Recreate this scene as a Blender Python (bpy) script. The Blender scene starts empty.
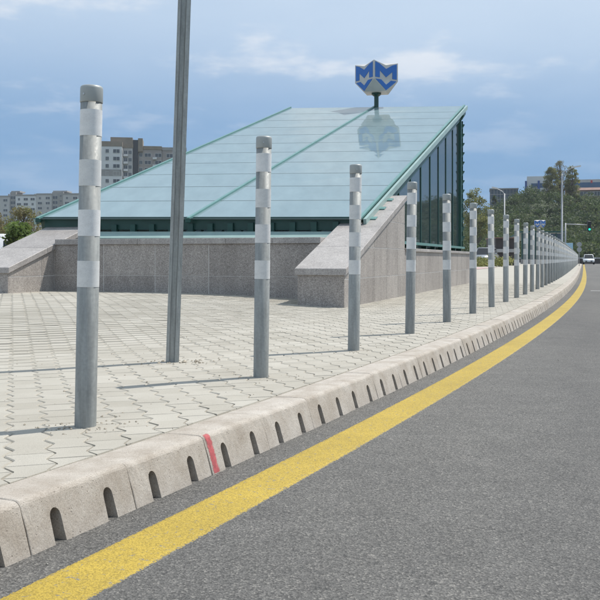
import bpy, bmesh, math, random
import numpy as np
from mathutils import Vector, Matrix

R = math.radians
random.seed(7)
rng = np.random.default_rng(7)
scene = bpy.context.scene
col = scene.collection

# ------------------------------------------------------------------ camera
EYE = 0.678
cam_data = bpy.data.cameras.new('camera')
cam = bpy.data.objects.new('camera', cam_data)
col.objects.link(cam)
cam.location = (0, 0, EYE)
cam.rotation_euler = (R(90), 0, 0)
cam_data.sensor_width = 36
cam_data.lens = 36 * 880 / 600
cam_data.shift_y = -40.7 / 600
cam_data.clip_start = 0.05
cam_data.clip_end = 6000
scene.camera = cam

# ------------------------------------------------------------------ sky and sun
SUN = Vector((0.45, 0.247, 0.857)).normalized()
world = bpy.data.worlds.new('World')
scene.world = world
world.use_nodes = True
wn = world.node_tree
wn.nodes.clear()
def N(nt, t, **kw):
    n = nt.nodes.new(t)
    for k, v in kw.items():
        setattr(n, k, v)
    return n
def L(nt, a, b):
    nt.links.new(a, b)
sky = N(wn, 'ShaderNodeTexSky', sky_type='NISHITA')
sky.sun_disc = False
sky.sun_elevation = math.asin(SUN.z)
sky.sun_rotation = math.atan2(SUN.x, SUN.y)
sky.air_density = 1.0
sky.dust_density = 0.6
sky.ozone_density = 1.6
wbg = N(wn, 'ShaderNodeBackground')
wbg.inputs['Strength'].default_value = 0.1
wout = N(wn, 'ShaderNodeOutputWorld')
tc = N(wn, 'ShaderNodeTexCoord')
sep = N(wn, 'ShaderNodeSeparateXYZ')
L(wn, tc.outputs['Generated'], sep.inputs[0])
zp = N(wn, 'ShaderNodeMath', operation='MAXIMUM'); zp.inputs[1].default_value = 0.0
L(wn, sep.outputs['Z'], zp.inputs[0])
za = N(wn, 'ShaderNodeMath', operation='ADD'); za.inputs[1].default_value = 0.16
L(wn, zp.outputs[0], za.inputs[0])
dv = N(wn, 'ShaderNodeVectorMath', operation='DIVIDE')
L(wn, tc.outputs['Generated'], dv.inputs[0])
cmb = N(wn, 'ShaderNodeCombineXYZ')
for i in range(3):
    L(wn, za.outputs[0], cmb.inputs[i])
L(wn, cmb.outputs[0], dv.inputs[1])
def cloud_noise(scale, detail, rough, lo, hi, off, sx=1.0):
    mp = N(wn, 'ShaderNodeMapping'); mp.inputs['Location'].default_value = off
    mp.inputs['Scale'].default_value = (sx, 1, 0.0)
    L(wn, dv.outputs[0], mp.inputs[0])
    n = N(wn, 'ShaderNodeTexNoise'); n.inputs['Scale'].default_value = scale
    n.inputs['Detail'].default_value = detail; n.inputs['Roughness'].default_value = rough
    L(wn, mp.outputs[0], n.inputs['Vector'])
    r = N(wn, 'ShaderNodeMapRange'); r.interpolation_type = 'SMOOTHSTEP'
    r.inputs['From Min'].default_value = lo; r.inputs['From Max'].default_value = hi
    L(wn, n.outputs['Fac'], r.inputs['Value'])
    return r.outputs['Result']
def wmix(fac, a, b):
    m = N(wn, 'ShaderNodeMix', data_type='RGBA')
    if isinstance(fac, float): m.inputs[0].default_value = fac
    else: L(wn, fac, m.inputs[0])
    for k, v in ((6, a), (7, b)):
        if isinstance(v, tuple): m.inputs[k].default_value = v
        else: L(wn, v, m.inputs[k])
    return m.outputs[2]
# a blue grey veil of distant cloud, thin high cloud, small puffs
veil = wmix(0.9, sky.outputs[0], (1.9, 3.7, 6.35, 1))
high = cloud_noise(0.55, 5, 0.55, 0.38, 0.72, (3.1, 0.4, 0), 1.0)
elr = N(wn, 'ShaderNodeMapRange'); elr.interpolation_type = 'SMOOTHSTEP'
elr.inputs['From Min'].default_value = 0.10; elr.inputs['From Max'].default_value = 0.30; elr.inputs['To Max'].default_value = 0.82
L(wn, sep.outputs['Z'], elr.inputs['Value'])
hm0 = N(wn, 'ShaderNodeMath', operation='MULTIPLY'); hm0.inputs[1].default_value = 0.22
L(wn, high, hm0.inputs[0])
hm = N(wn, 'ShaderNodeMath', operation='ADD'); L(wn, hm0.outputs[0], hm.inputs[0]); L(wn, elr.outputs[0], hm.inputs[1])
c1 = wmix(hm.outputs[0], veil, (6.0, 7.3, 8.9, 1))
puff = cloud_noise(1.9, 8, 0.55, 0.50, 0.66, (15.1, 4.35, 0), 1.0)
pm = N(wn, 'ShaderNodeMath', operation='MULTIPLY'); pm.inputs[1].default_value = 0.85
elp = N(wn, 'ShaderNodeMapRange'); elp.interpolation_type = 'SMOOTHSTEP'
elp.inputs['From Min'].default_value = 0.10; elp.inputs['From Max'].default_value = 0.26; elp.inputs['To Min'].default_value = 0.12
L(wn, sep.outputs['Z'], elp.inputs['Value'])
pq = N(wn, 'ShaderNodeMath', operation='MULTIPLY'); L(wn, puff, pq.inputs[0]); L(wn, elp.outputs[0], pq.inputs[1])
L(wn, pq.outputs[0], pm.inputs[0])
c2 = wmix(pm.outputs[0], c1, (8.3, 8.7, 9.3, 1))
L(wn, c2, wbg.inputs['Color'])
L(wn, wbg.outputs[0], wout.inputs['Surface'])

sun_l = bpy.data.lights.new('sun', 'SUN')
sun_l.energy = 4.8
sun_l.angle = R(0.5)
sun_l.color = (1.0, 0.95, 0.88)
sun_o = bpy.data.objects.new('sun', sun_l)
col.objects.link(sun_o)
sun_o.rotation_euler = (-SUN).to_track_quat('-Z', 'Y').to_euler()
sun_o.location = (20, 10, 40)

scene.view_settings.view_transform = 'Standard'
scene.view_settings.look = 'None'
scene.view_settings.exposure = 0.0
scene.view_settings.gamma = 1.0
scene.view_settings.use_curve_mapping = False

# ------------------------------------------------------------------ helpers
def tag(o, label=None, cat=None, group=None, kind=None):
    if label: o['label'] = label
    if cat: o['category'] = cat
    if group: o['group'] = group
    if kind: o['kind'] = kind
    return o
def empty(name, loc=(0, 0, 0), rz=0):
    o = bpy.data.objects.new(name, None)
    col.objects.link(o)
    o.location = loc
    o.rotation_euler = (0, 0, rz)
    o.empty_display_size = 0.1
    return o
def link(name, me, parent=None, mat=None):
    o = bpy.data.objects.new(name, me)
    col.objects.link(o)
    if parent: o.parent = parent
    if mat and not me.materials: me.materials.append(mat)
    return o
def build(name, bm, mat, parent=None, smooth=False):
    bmesh.ops.recalc_face_normals(bm, faces=bm.faces)
    me = bpy.data.meshes.new(name)
    bm.to_mesh(me); bm.free()
    if smooth:
        me.polygons.foreach_set('use_smooth', [True] * len(me.polygons))
    return link(name, me, parent, mat)
def pyd(name, vs, fs, mat, parent=None, smooth=False):
    me = bpy.data.meshes.new(name)
    me.from_pydata([tuple(v) for v in vs], [], fs)
    me.update()
    if smooth:
        me.polygons.foreach_set('use_smooth', [True] * len(me.polygons))
    return link(name, me, parent, mat)
def copy_tree(o, parent=None):
    c = o.copy(); col.objects.link(c); c.parent = parent
    for ch in list(o.children): copy_tree(ch, c)
    return c
def box(bm, x0, x1, y0, y1, z0, z1, bevel=0.0, M=None):
    m = Matrix.Translation(((x0+x1)/2, (y0+y1)/2, (z0+z1)/2)) @ Matrix.Diagonal((abs(x1-x0), abs(y1-y0), abs(z1-z0), 1))
    if M is not None: m = M @ m
    g = bmesh.ops.create_cube(bm, size=1, matrix=m)
    if bevel > 0:
        es = list({e for v in g['verts'] for e in v.link_edges})
        bmesh.ops.bevel(bm, geom=es, offset=bevel, segments=1, affect='EDGES', clamp_overlap=True)
    return g
def bar(bm, p, q, wx, wz, up=(0, 0, 1)):
    """rectangular bar from p to q, wx wide sideways, wz tall"""
    p, q = Vector(p), Vector(q)
    d = (q - p).normalized(); up = Vector(up)
    if abs(d.dot(up)) > 0.98: up = Vector((0, 1, 0))
    sx = d.cross(up).normalized(); sz = sx.cross(d).normalized()
    vs = []
    for o in (p, q):
        for a, b in ((-1, -1), (1, -1), (1, 1), (-1, 1)):
            vs.append(bm.verts.new(o + sx*a*wx/2 + sz*b*wz/2))
    for f in ((0,1,2,3), (7,6,5,4), (0,4,5,1), (1,5,6,2), (2,6,7,3), (3,7,4,0)):
        bm.faces.new([vs[i] for i in f])
def lathe(bm, prof, n=24, cx=0, cy=0, closed=True):
    rings = []
    for r, z in prof:
        rings.append([bm.verts.new((cx + r*math.cos(2*math.pi*i/n), cy + r*math.sin(2*math.pi*i/n), z)) for i in range(n)])
    for a, b in zip(rings, rings[1:]):
        for i in range(n):
            bm.faces.new((a[i], a[(i+1) % n], b[(i+1) % n], b[i]))
    if closed:
        bm.faces.new(rings[0][::-1]); bm.faces.new(rings[-1])
def tube(bm, pts, rads, n=8):
    pts = [Vector(p) for p in pts]
    rings = []
    for i, p in enumerate(pts):
        d = (pts[min(i+1, len(pts)-1)] - pts[max(i-1, 0)]).normalized()
        a = d.cross(Vector((0.13, 0.97, 0.2))).normalized() if abs(d.y) < 0.9 else d.cross(Vector((1, 0, 0))).normalized()
        b = d.cross(a)
        rings.append([bm.verts.new(p + (a*math.cos(2*math.pi*k/n) + b*math.sin(2*math.pi*k/n))*rads[i]) for k in range(n)])
    for A, B in zip(rings, rings[1:]):
        for k in range(n):
            bm.faces.new((A[k], A[(k+1) % n], B[(k+1) % n], B[k]))
    bm.faces.new(rings[0][::-1]); bm.faces.new(rings[-1])
def prism(bm, poly, f0, f1):
    """poly: list of 2D points; f0,f1 map a 2D point to 3D for the two caps"""
    A = [bm.verts.new(f0(p)) for p in poly]; B = [bm.verts.new(f1(p)) for p in poly]
    bm.faces.new(A); bm.faces.new(B[::-1])
    n = len(poly)
    for i in range(n):
        bm.faces.new((A[i], B[i], B[(i+1) % n], A[(i+1) % n]))
def clip(poly, a, b, c):
    """keep a*x+b*y<=c"""
    out = []
    n = len(poly)
    for i in range(n):
        p, q = poly[i], poly[(i+1) % n]
        dp, dq = a*p[0]+b*p[1]-c, a*q[0]+b*q[1]-c
        if dp <= 0: out.append(p)
        if (dp < 0 < dq) or (dq < 0 < dp):
            t = dp/(dp-dq)
            out.append((p[0]+(q[0]-p[0])*t, p[1]+(q[1]-p[1])*t))
    return out
def fix_normals(o):
    bm = bmesh.new(); bm.from_mesh(o.data)
    bmesh.ops.recalc_face_normals(bm, faces=bm.faces)
    bm.to_mesh(o.data); bm.free()
    return o

# ------------------------------------------------------------------ materials
def new_mat(name):
    m = bpy.data.materials.new(name); m.use_nodes = True
    nt = m.node_tree
    return m, nt, nt.nodes['Principled BSDF']
def ramp(nt, fac, stops):
    r = N(nt, 'ShaderNodeValToRGB')
    while len(r.color_ramp.elements) < len(stops): r.color_ramp.elements.new(0.5)
    for e, (p, c) in zip(r.color_ramp.elements, stops):
        e.position = p; e.color = (*c, 1) if len(c) == 3 else c
    L(nt, fac, r.inputs[0])
    return r.outputs[0]
def mixc(nt, fac, a, b, mode='MIX'):
    m = N(nt, 'ShaderNodeMix', data_type='RGBA'); m.blend_type = mode
    if isinstance(fac, (int, float)): m.inputs[0].default_value = fac
    else: L(nt, fac, m.inputs[0])
    for k, v in ((6, a), (7, b)):
        if isinstance(v, tuple): m.inputs[k].default_value = (*v, 1) if len(v) == 3 else v
        else: L(nt, v, m.inputs[k])
    return m.outputs[2]
def noise(nt, scale, detail=4, rough=0.55, coord='Object', vscale=None, world=False):
    t = N(nt, 'ShaderNodeNewGeometry').outputs['Position'] if world else N(nt, 'ShaderNodeTexCoord').outputs[coord]
    if vscale:
        mp = N(nt, 'ShaderNodeMapping'); mp.inputs['Scale'].default_value = vscale
        L(nt, t, mp.inputs[0]); t = mp.outputs[0]
    n = N(nt, 'ShaderNodeTexNoise'); n.inputs['Scale'].default_value = scale
    n.inputs['Detail'].default_value = detail; n.inputs['Roughness'].default_value = rough
    L(nt, t, n.inputs['Vector'])
    return n.outputs['Fac']
def voro(nt, scale, world=True, out='Color', feature='F1'):
    t = N(nt, 'ShaderNodeNewGeometry').outputs['Position'] if world else N(nt, 'ShaderNodeTexCoord').outputs['Object']
    n = N(nt, 'ShaderNodeTexVoronoi', feature=feature); n.inputs['Scale'].default_value = scale
    L(nt, t, n.inputs['Vector'])
    return n.outputs[out]
def bump(nt, bsdf, h, strength, dist):
    b = N(nt, 'ShaderNodeBump'); b.inputs['Strength'].default_value = strength; b.inputs['Distance'].default_value = dist
    L(nt, h, b.inputs['Height']); L(nt, b.outputs[0], bsdf.inputs['Normal'])
def simple(name, c, rough=0.6, metal=0.0, var=0.12, vs=6.0, bumpd=0.0, bs=60):
    m, nt, b = new_mat(name)
    n = noise(nt, vs, 5, 0.6)
    lo = tuple(x*(1-var) for x in c); hi = tuple(min(1, x*(1+var)) for x in c)
    L(nt, ramp(nt, n, [(0.3, lo), (0.7, hi)]), b.inputs['Base Color'])
    b.inputs['Roughness'].default_value = rough; b.inputs['Metallic'].default_value = metal
    if bumpd: bump(nt, b, noise(nt, bs, 3), 0.5, bumpd)
    return m
MAT = {}

# asphalt: stones in dark binder, wheel wear, pale dust
m, nt, b = new_mat('asphalt')
vc = N(nt, 'ShaderNodeSeparateColor'); L(nt, voro(nt, 190), vc.inputs[0])
st = ramp(nt, vc.outputs[0], [(0.0, (0.058, 0.056, 0.052)), (0.45, (0.104, 0.101, 0.095)), (0.85, (0.136, 0.132, 0.123)), (1.0, (0.225, 0.215, 0.195))])
big = noise(nt, 0.35, 5, 0.6, world=True, vscale=(1, 0.4, 1))
st = mixc(nt, 1.0, st, ramp(nt, big, [(0.3, (0.82, 0.82, 0.83)), (0.72, (1.14, 1.13, 1.11))]), 'MULTIPLY')
mid = noise(nt, 5, 4, 0.6, world=True)
st = mixc(nt, 1.0, st, ramp(nt, mid, [(0.3, (0.9, 0.9, 0.9)), (0.7, (1.1, 1.1, 1.1))]), 'MULTIPLY')
tcp = N(nt, 'ShaderNodeNewGeometry').outputs['Position']
mpr = N(nt, 'ShaderNodeMapping'); mpr.vector_type = 'TEXTURE'; mpr.inputs['Rotation'].default_value = (0, 0, -R(19)); mpr.inputs['Scale'].default_value = (0.9, 14, 1)
L(nt, tcp, mpr.inputs[0])
ntr = N(nt, 'ShaderNodeTexNoise'); ntr.inputs['Scale'].default_value = 0.8; ntr.inputs['Detail'].default_value = 5
L(nt, mpr.outputs[0], ntr.inputs['Vector'])
st = mixc(nt, 1.0, st, ramp(nt, ntr.outputs['Fac'], [(0.3, (0.86, 0.86, 0.87)), (0.55, (1.0, 1.0, 1.0)), (0.75, (1.13, 1.12, 1.10))]), 'MULTIPLY')
pits = ramp(nt, voro(nt, 48, out='Distance'), [(0.0, (1, 1, 1)), (0.24, (1, 1, 1)), (0.34, (0, 0, 0))])
pmk = ramp(nt, noise(nt, 11, 4, 0.7, world=True), [(0.46, (0, 0, 0)), (0.6, (0.75, 0.75, 0.75))])
pmm = N(nt, 'ShaderNodeMath', operation='MULTIPLY'); L(nt, pits, pmm.inputs[0]); L(nt, pmk, pmm.inputs[1])
st = mixc(nt, pmm.outputs[0], st, (0.035, 0.035, 0.034))
oil = ramp(nt, noise(nt, 1.7, 5, 0.6, world=True), [(0.66, (0, 0, 0)), (0.74, (0.35, 0.35, 0.35))])
st = mixc(nt, oil, st, (0.05, 0.05, 0.05))
L(nt, st, b.inputs['Base Color']); b.inputs['Roughness'].default_value = 0.82
bump(nt, b, voro(nt, 190, out='Distance'), 0.8, 0.003)
MAT['asphalt'] = m

# road paint: yellow thermoplastic over the stones
def paint(name, c, worn, scale_hi):
    m, nt, b = new_mat(name)
    vc = N(nt, 'ShaderNodeSeparateColor'); L(nt, voro(nt, 210), vc.inputs[0])
    sp = ramp(nt, vc.outputs[1], [(0.0, tuple(x*0.7 for x in c)), (0.5, c), (1.0, tuple(min(1, x*scale_hi) for x in c))])
    w = noise(nt, 55, 6, 0.7, world=True)
    wf = ramp(nt, w, [(worn, (0, 0, 0)), (worn+0.07, (1, 1, 1))])
    sp = mixc(nt, wf, sp, (0.17, 0.165, 0.15))
    ea = N(nt, 'ShaderNodeAttribute'); ea.attribute_name = 'edge'
    en = N(nt, 'ShaderNodeMath', operation='ADD'); L(nt, ea.outputs['Fac'], en.inputs[0])
    L(nt, noise(nt, 130, 4, 0.7, world=True), en.inputs[1])
    ef = ramp(nt, en.outputs[0], [(0.0, (0, 0, 0)), (0.69, (0, 0, 0)), (0.74, (1, 1, 1))])
    st2 = ramp(nt, vc.outputs[0], [(0.0, (0.058, 0.056, 0.052)), (0.45, (0.104, 0.101, 0.095)), (0.85, (0.136, 0.132, 0.123)), (1.0, (0.225, 0.215, 0.195))])
    sp = mixc(nt, ef, st2, sp)
    d = noise(nt, 2.2, 4, 0.6, world=True)
    sp = mixc(nt, 1.0, sp, ramp(nt, d, [(0.3, (0.86, 0.86, 0.86)), (0.7, (1.06, 1.06, 1.06))]), 'MULTIPLY')
    L(nt, sp, b.inputs['Base Color']); b.inputs['Roughness'].default_value = 0.7
    bump(nt, b, voro(nt, 190, out='Distance'), 0.7, 0.002)
    return m
MAT['yellow'] = paint('yellow_road_paint', (0.39, 0.277, 0.036), 0.59, 1.18)
MAT['white_line'] = paint('worn_white_road_paint', (0.42, 0.42, 0.41), 0.5, 1.2)

# pavers
def paver_mat(name, src):
    m, nt, b = new_mat(name)
    if src == 'obj':
        rnd = N(nt, 'ShaderNodeObjectInfo').outputs['Random']
    elif src == 'attr':
        a = N(nt, 'ShaderNodeAttribute'); a.attribute_name = 'tone'
        rnd = a.outputs['Fac']
    else:
        rnd = noise(nt, 9, 3, 0.7, world=True)
    base = ramp(nt, rnd, [(0.0, (0.36, 0.34, 0.296)), (0.5, (0.39, 0.37, 0.326)), (1.0, (0.415, 0.396, 0.352))])
    g = noise(nt, 260, 3, 0.7, world=True)
    base = mixc(nt, 1.0, base, ramp(nt, g, [(0.32, (0.8, 0.8, 0.79)), (0.68, (1.12, 1.12, 1.11))]), 'MULTIPLY')
    d = noise(nt, 1.1, 6, 0.65, world=True)
    base = mixc(nt, 1.0, base, ramp(nt, d, [(0.32, (0.88, 0.865, 0.84)), (0.66, (1.07, 1.06, 1.05))]), 'MULTIPLY')
    L(nt, base, b.inputs['Base Color']); b.inputs['Roughness'].default_value = 0.85
    bump(nt, b, noise(nt, 220, 3, world=True), 0.5, 0.0015)
    return m
MAT['paver'] = paver_mat('concrete_paver', 'obj')
MAT['paver_far'] = paver_mat('concrete_paver_field', 'attr')
MAT['paving_sheet'] = paver_mat('paving_beyond', 'noise')
m, nt, b = new_mat('joint_sand')
L(nt, ramp(nt, noise(nt, 300, 3, world=True), [(0.3, (0.22, 0.20, 0.165)), (0.7, (0.37, 0.345, 0.295))]), b.inputs['Base Color'])
b.inputs['Roughness'].default_value = 0.95
MAT['sand'] = m

# kerb concrete
m, nt, b = new_mat('kerb_concrete')
oi = N(nt, 'ShaderNodeObjectInfo').outputs['Random']
base = ramp(nt, oi, [(0.0, (0.415, 0.378, 0.333)), (0.5, (0.44, 0.404, 0.36)), (1.0, (0.46, 0.427, 0.387))])
base = mixc(nt, 1.0, base, ramp(nt, noise(nt, 7, 6, 0.65, world=True), [(0.3, (0.74, 0.70, 0.65)), (0.62, (1.05, 1.05, 1.04))]), 'MULTIPLY')
base = mixc(nt, 1.0, base, ramp(nt, noise(nt, 240, 3, 0.6, world=True), [(0.3, (0.74, 0.725, 0.71)), (0.62, (1.06, 1.06, 1.06))]), 'MULTIPLY')
pit = ramp(nt, voro(nt, 75, out='Distance'), [(0.0, (1, 1, 1)), (0.22, (0, 0, 0))])
pm2 = N(nt, 'ShaderNodeMath', operation='MULTIPLY')
pn = ramp(nt, noise(nt, 30, 4, 0.6, world=True), [(0.46, (0, 0, 0)), (0.56, (1, 1, 1))])
L(nt, pit, pm2.inputs[0]); L(nt, pn, pm2.inputs[1])
base = mixc(nt, pm2.outputs[0], base, (0.17, 0.14, 0.11))
L(nt, base, b.inputs['Base Color']); b.inputs['Roughness'].default_value = 0.85
sb = N(nt, 'ShaderNodeMath', operation='SUBTRACT')
L(nt, noise(nt, 90, 4, 0.6, world=True), sb.inputs[0]); L(nt, pm2.outputs[0], sb.inputs[1])
bump(nt, b, sb.outputs[0], 0.6, 0.003)
MAT['kerb'] = m
MAT['red'] = simple('red_spray_paint', (0.50, 0.10, 0.11), 0.75, var=0.3, vs=60)
nt = MAT['red'].node_tree
ea = N(nt, 'ShaderNodeAttribute'); ea.attribute_name = 'edge'
en = N(nt, 'ShaderNodeMath', operation='ADD'); L(nt, ea.outputs['Fac'], en.inputs[0])
L(nt, noise(nt, 90, 5, 0.7, world=True), en.inputs[1])
ef = ramp(nt, en.outputs[0], [(0.0, (0, 0, 0)), (0.55, (0, 0, 0)), (0.95, (0.8, 0.8, 0.8))])
tr = N(nt, 'ShaderNodeBsdfTransparent'); ms = N(nt, 'ShaderNodeMixShader')
L(nt, ef, ms.inputs[0]); L(nt, tr.outputs[0], ms.inputs[1]); L(nt, nt.nodes['Principled BSDF'].outputs[0], ms.inputs[2])
L(nt, ms.outputs[0], nt.nodes['Material Output'].inputs[0])

# galvanised steel
def galv(name, c, sc=14, metal=0.75, rough=0.42):
    m, nt, b = new_mat(name)
    n1 = noise(nt, sc, 5, 0.6, vscale=(3, 3, 0.35), world=True)
    n2 = noise(nt, 70, 3, 0.6)
    base = ramp(nt, n1, [(0.3, tuple(x*0.78 for x in c)), (0.7, tuple(min(1, x*1.18) for x in c))])
    base = mixc(nt, 1.0, base, ramp(nt, n2, [(0.3, (0.88, 0.88, 0.88)), (0.7, (1.1, 1.1, 1.1))]), 'MULTIPLY')
    base = mixc(nt, 1.0, base, ramp(nt, N(nt, 'ShaderNodeObjectInfo').outputs['Random'], [(0, (0.88, 0.88, 0.88)), (1, (1.08, 1.08, 1.08))]), 'MULTIPLY')
    L(nt, base, b.inputs['Base Color'])
    b.inputs['Metallic'].default_value = metal
    L(nt, ramp(nt, n2, [(0.3, (rough-0.08,)*3), (0.7, (rough+0.12,)*3)]), b.inputs['Roughness'])
    return m
MAT['galv'] = galv('galvanised_steel', (0.285, 0.297, 0.287), 14, 0.15, 0.58)
MAT['cap'] = simple('grey_cap_plastic', (0.33, 0.35, 0.34), 0.45, 0.2, 0.08)
MAT['screw'] = simple('zinc_screw', (0.5, 0.5, 0.48), 0.35, 0.9, 0.05)
m, nt, b = new_mat('white_reflective_tape')
n1 = noise(nt, 18, 6, 0.7, vscale=(1, 1, 2.0), world=True)
base = ramp(nt, n1, [(0.3, (0.58, 0.59, 0.59)), (0.55, (0.66, 0.67, 0.67)), (0.75, (0.70, 0.705, 0.70))])
base = mixc(nt, 1.0, base, ramp(nt, voro(nt, 160, world=False, out='Distance'), [(0.0, (0.93, 0.93, 0.93)), (0.5, (1.04, 1.04, 1.04))]), 'MULTIPLY')
base = mixc(nt, 1.0, base, ramp(nt, N(nt, 'ShaderNodeObjectInfo').outputs['Random'], [(0, (0.90, 0.90, 0.89)), (1, (1.04, 1.04, 1.04))]), 'MULTIPLY')
scf = ramp(nt, noise(nt, 34, 6, 0.75, vscale=(1, 1, 0.35), world=True), [(0.66, (0, 0, 0)), (0.72, (0.55, 0.55, 0.55))])
base = mixc(nt, scf, base, (0.30, 0.31, 0.30))
L(nt, base, b.inputs['Base Color']); b.inputs['Roughness'].default_value = 0.5
MAT['tape'] = m
MAT['pole'] = galv('weathered_galvanised_channel', (0.33, 0.345, 0.335), 20, 0.35, 0.5)

# granite
def granite(name, pal, sc=220):
    m, nt, b = new_mat(name)
    v = N(nt, 'ShaderNodeSeparateColor'); L(nt, voro(nt, sc), v.inputs[0])
    base = ramp(nt, v.outputs[0], pal)
    oi = N(nt, 'ShaderNodeObjectInfo').outputs['Random']
    base = mixc(nt, 1.0, base, ramp(nt, oi, [(0, (0.88, 0.865, 0.85)), (1, (1.10, 1.09, 1.07))]), 'MULTIPLY')
    base = mixc(nt, 1.0, base, ramp(nt, noise(nt, 1.8, 6, 0.7, world=True, vscale=(1, 1, 0.5)), [(0.3, (0.84, 0.83, 0.82)), (0.7, (1.08, 1.08, 1.08))]), 'MULTIPLY')
    base = mixc(nt, 1.0, base, ramp(nt, noise(nt, 2.2, 5, 0.65, world=True, vscale=(3, 3, 0.3)), [(0.35, (0.90, 0.90, 0.90)), (0.6, (1.02, 1.02, 1.02)), (0.75, (1.2, 1.2, 1.2))]), 'MULTIPLY')
    v2 = noise(nt, 26, 4, 0.7, world=True)
    base = mixc(nt, 1.0, base, ramp(nt, v2, [(0.3, (0.85, 0.85, 0.85)), (0.7, (1.12, 1.11, 1.10))]), 'MULTIPLY')
    L(nt, base, b.inputs['Base Color']); b.inputs['Roughness'].default_value = 0.55
    return m
MAT['granite'] = granite('grey_granite', [(0.0, (0.19, 0.175, 0.165)), (0.35, (0.33, 0.305, 0.285)), (0.75, (0.40, 0.375, 0.355)), (1.0, (0.52, 0.495, 0.47))], 130)
MAT['coping'] = granite('sawn_granite_coping', [(0.0, (0.22, 0.205, 0.20)), (0.35, (0.34, 0.325, 0.315)), (0.75, (0.40, 0.385, 0.375)), (1.0, (0.50, 0.485, 0.475))], 170)
MAT['mortar'] = simple('pale_mortar', (0.60, 0.585, 0.56), 0.9, var=0.15)

# canopy
MAT['green'] = simple('dark_green_paint', (0.011, 0.062, 0.05), 0.4, 0.0, 0.15, 3)
MAT['teal'] = simple('teal_green_paint', (0.115, 0.25, 0.235), 0.38, 0.0, 0.1, 3)
m, nt, b = new_mat('roof_glass')
base = ramp(nt, noise(nt, 0.5, 4, 0.6, world=True), [(0.3, (0.26, 0.365, 0.40)), (0.7, (0.295, 0.40, 0.435))])
base = mixc(nt, 1.0, base, ramp(nt, noise(nt, 3.0, 5, 0.65, world=True, vscale=(1, 0.25, 1)), [(0.3, (0.9, 0.9, 0.9)), (0.7, (1.1, 1.09, 1.08))]), 'MULTIPLY')
L(nt, base, b.inputs['Base Color'])
b.inputs['Roughness'].default_value = 0.03; b.inputs['IOR'].default_value = 1.62
tlr = N(nt, 'ShaderNodeBsdfTranslucent'); tlr.inputs[0].default_value = (0.55, 0.72, 0.72, 1)
msr = N(nt, 'ShaderNodeMixShader'); msr.inputs[0].default_value = 0.22
L(nt, b.outputs[0], msr.inputs[1]); L(nt, tlr.outputs[0], msr.inputs[2])
L(nt, msr.outputs[0], nt.nodes['Material Output'].inputs[0])
MAT['roof_glass'] = m
m, nt, b = new_mat('tinted_side_glass')
b.inputs['Base Color'].default_value = (0.055, 0.08, 0.088, 1)
b.inputs['Roughness'].default_value = 0.02; b.inputs['IOR'].default_value = 2.0
tr = N(nt, 'ShaderNodeBsdfTransparent'); tr.inputs[0].default_value = (0.72, 0.82, 0.80, 1)
ms = N(nt, 'ShaderNodeMixShader'); ms.inputs[0].default_value = 0.7
L(nt, tr.outputs[0], ms.inputs[1]); L(nt, b.outputs[0], ms.inputs[2])
L(nt, ms.outputs[0], nt.nodes['Material Output'].inputs[0])
MAT['side_glass'] = m
MAT['flash'] = simple('pale_teal_flashing', (0.27, 0.38, 0.36), 0.4, 0.0, 0.1, 3)
MAT['seal'] = simple('grey_joint_profile', (0.12, 0.16, 0.16), 0.5, 0.2, 0.05)
MAT['concrete'] = simple('dark_concrete', (0.16, 0.16, 0.155), 0.9, var=0.2, vs=1.5)
MAT['concrete_light'] = simple('light_concrete', (0.36, 0.36, 0.35), 0.9, var=0.2, vs=1.0)
MAT['sign_grey'] = simple('sign_light_grey', (0.50, 0.485, 0.46), 0.45, 0, 0.06)
MAT['sign_blue'] = simple('sign_blue', (0.012, 0.12, 0.42), 0.35, 0, 0.04)

# ------------------------------------------------------------------ plan of the kerb
def bx(Y):     # x of the bollard line at depth Y
    return -0.875 + 0.322*(Y-3.58) + 1.3*(math.exp(-0.058) - math.exp(-(Y-3)/10))
def bslope(Y):
    return 0.322 + 0.13*math.exp(-(Y-3)/10)
def offs(Y, d):   # point d metres to the road side of the bollard line
    t = Vector((bslope(Y), 1)).normalized()
    return Vector((bx(Y) + t.y*d, Y - t.x*d))
ARRIS = 0.556
ROAD_Z = -0.143
BACK = ARRIS - 0.185
def plaza_d(x, y):
    yy = min(max(y, 0.0), 400)
    return (bx(yy) - x) * 0.94
def plaza_z(x, y):
    d = plaza_d(x, y) - 1.3
    return 0.14*(1 - math.exp(-d*d/5.1)) if d > 0 else 0.0
# arc length table of the kerb
YS = np.concatenate([np.arange(-3, 30, 0.05), np.arange(30, 170, 0.25)])
AP = [offs(float(y), ARRIS) for y in YS]
AS = np.concatenate([[0], np.cumsum([(b_-a_).length for a_, b_ in zip(AP, AP[1:])])])
AY = np.array(YS)
def y_at(s): return float(np.interp(s, AS, AY))
apy = np.array([p.y for p in AP])

# ------------------------------------------------------------------ setting: ground, road, pavement
gm, nt, b = new_mat('rough_grass_ground')
L(nt, ramp(nt, noise(nt, 0.15, 6, 0.7, world=True), [(0.3, (0.045, 0.065, 0.022)), (0.7, (0.13, 0.13, 0.06))]), b.inputs['Base Color'])
b.inputs['Roughness'].default_value = 0.95
ground = pyd('ground', [(-2500, -300, -0.32), (2500, -300, -0.32), (2500, 3500, -0.32), (-2500, 3500, -0.32)], [(0, 1, 2, 3)], gm)
tag(ground, kind='structure')

vs, fs = [], []
ry = [-3, -1] + list(np.arange(0, 60, 1.0)) + list(np.arange(60, 166, 3.0))
for y in ry:
    a = offs(y, ARRIS - 0.02); c_ = offs(y, ARRIS + 17)
    vs += [(a.x, a.y, ROAD_Z), (c_.x, c_.y, ROAD_Z)]
for i in range(len(ry)-1):
    fs.append((2*i, 2*i+1, 2*i+3, 2*i+2))
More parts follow.
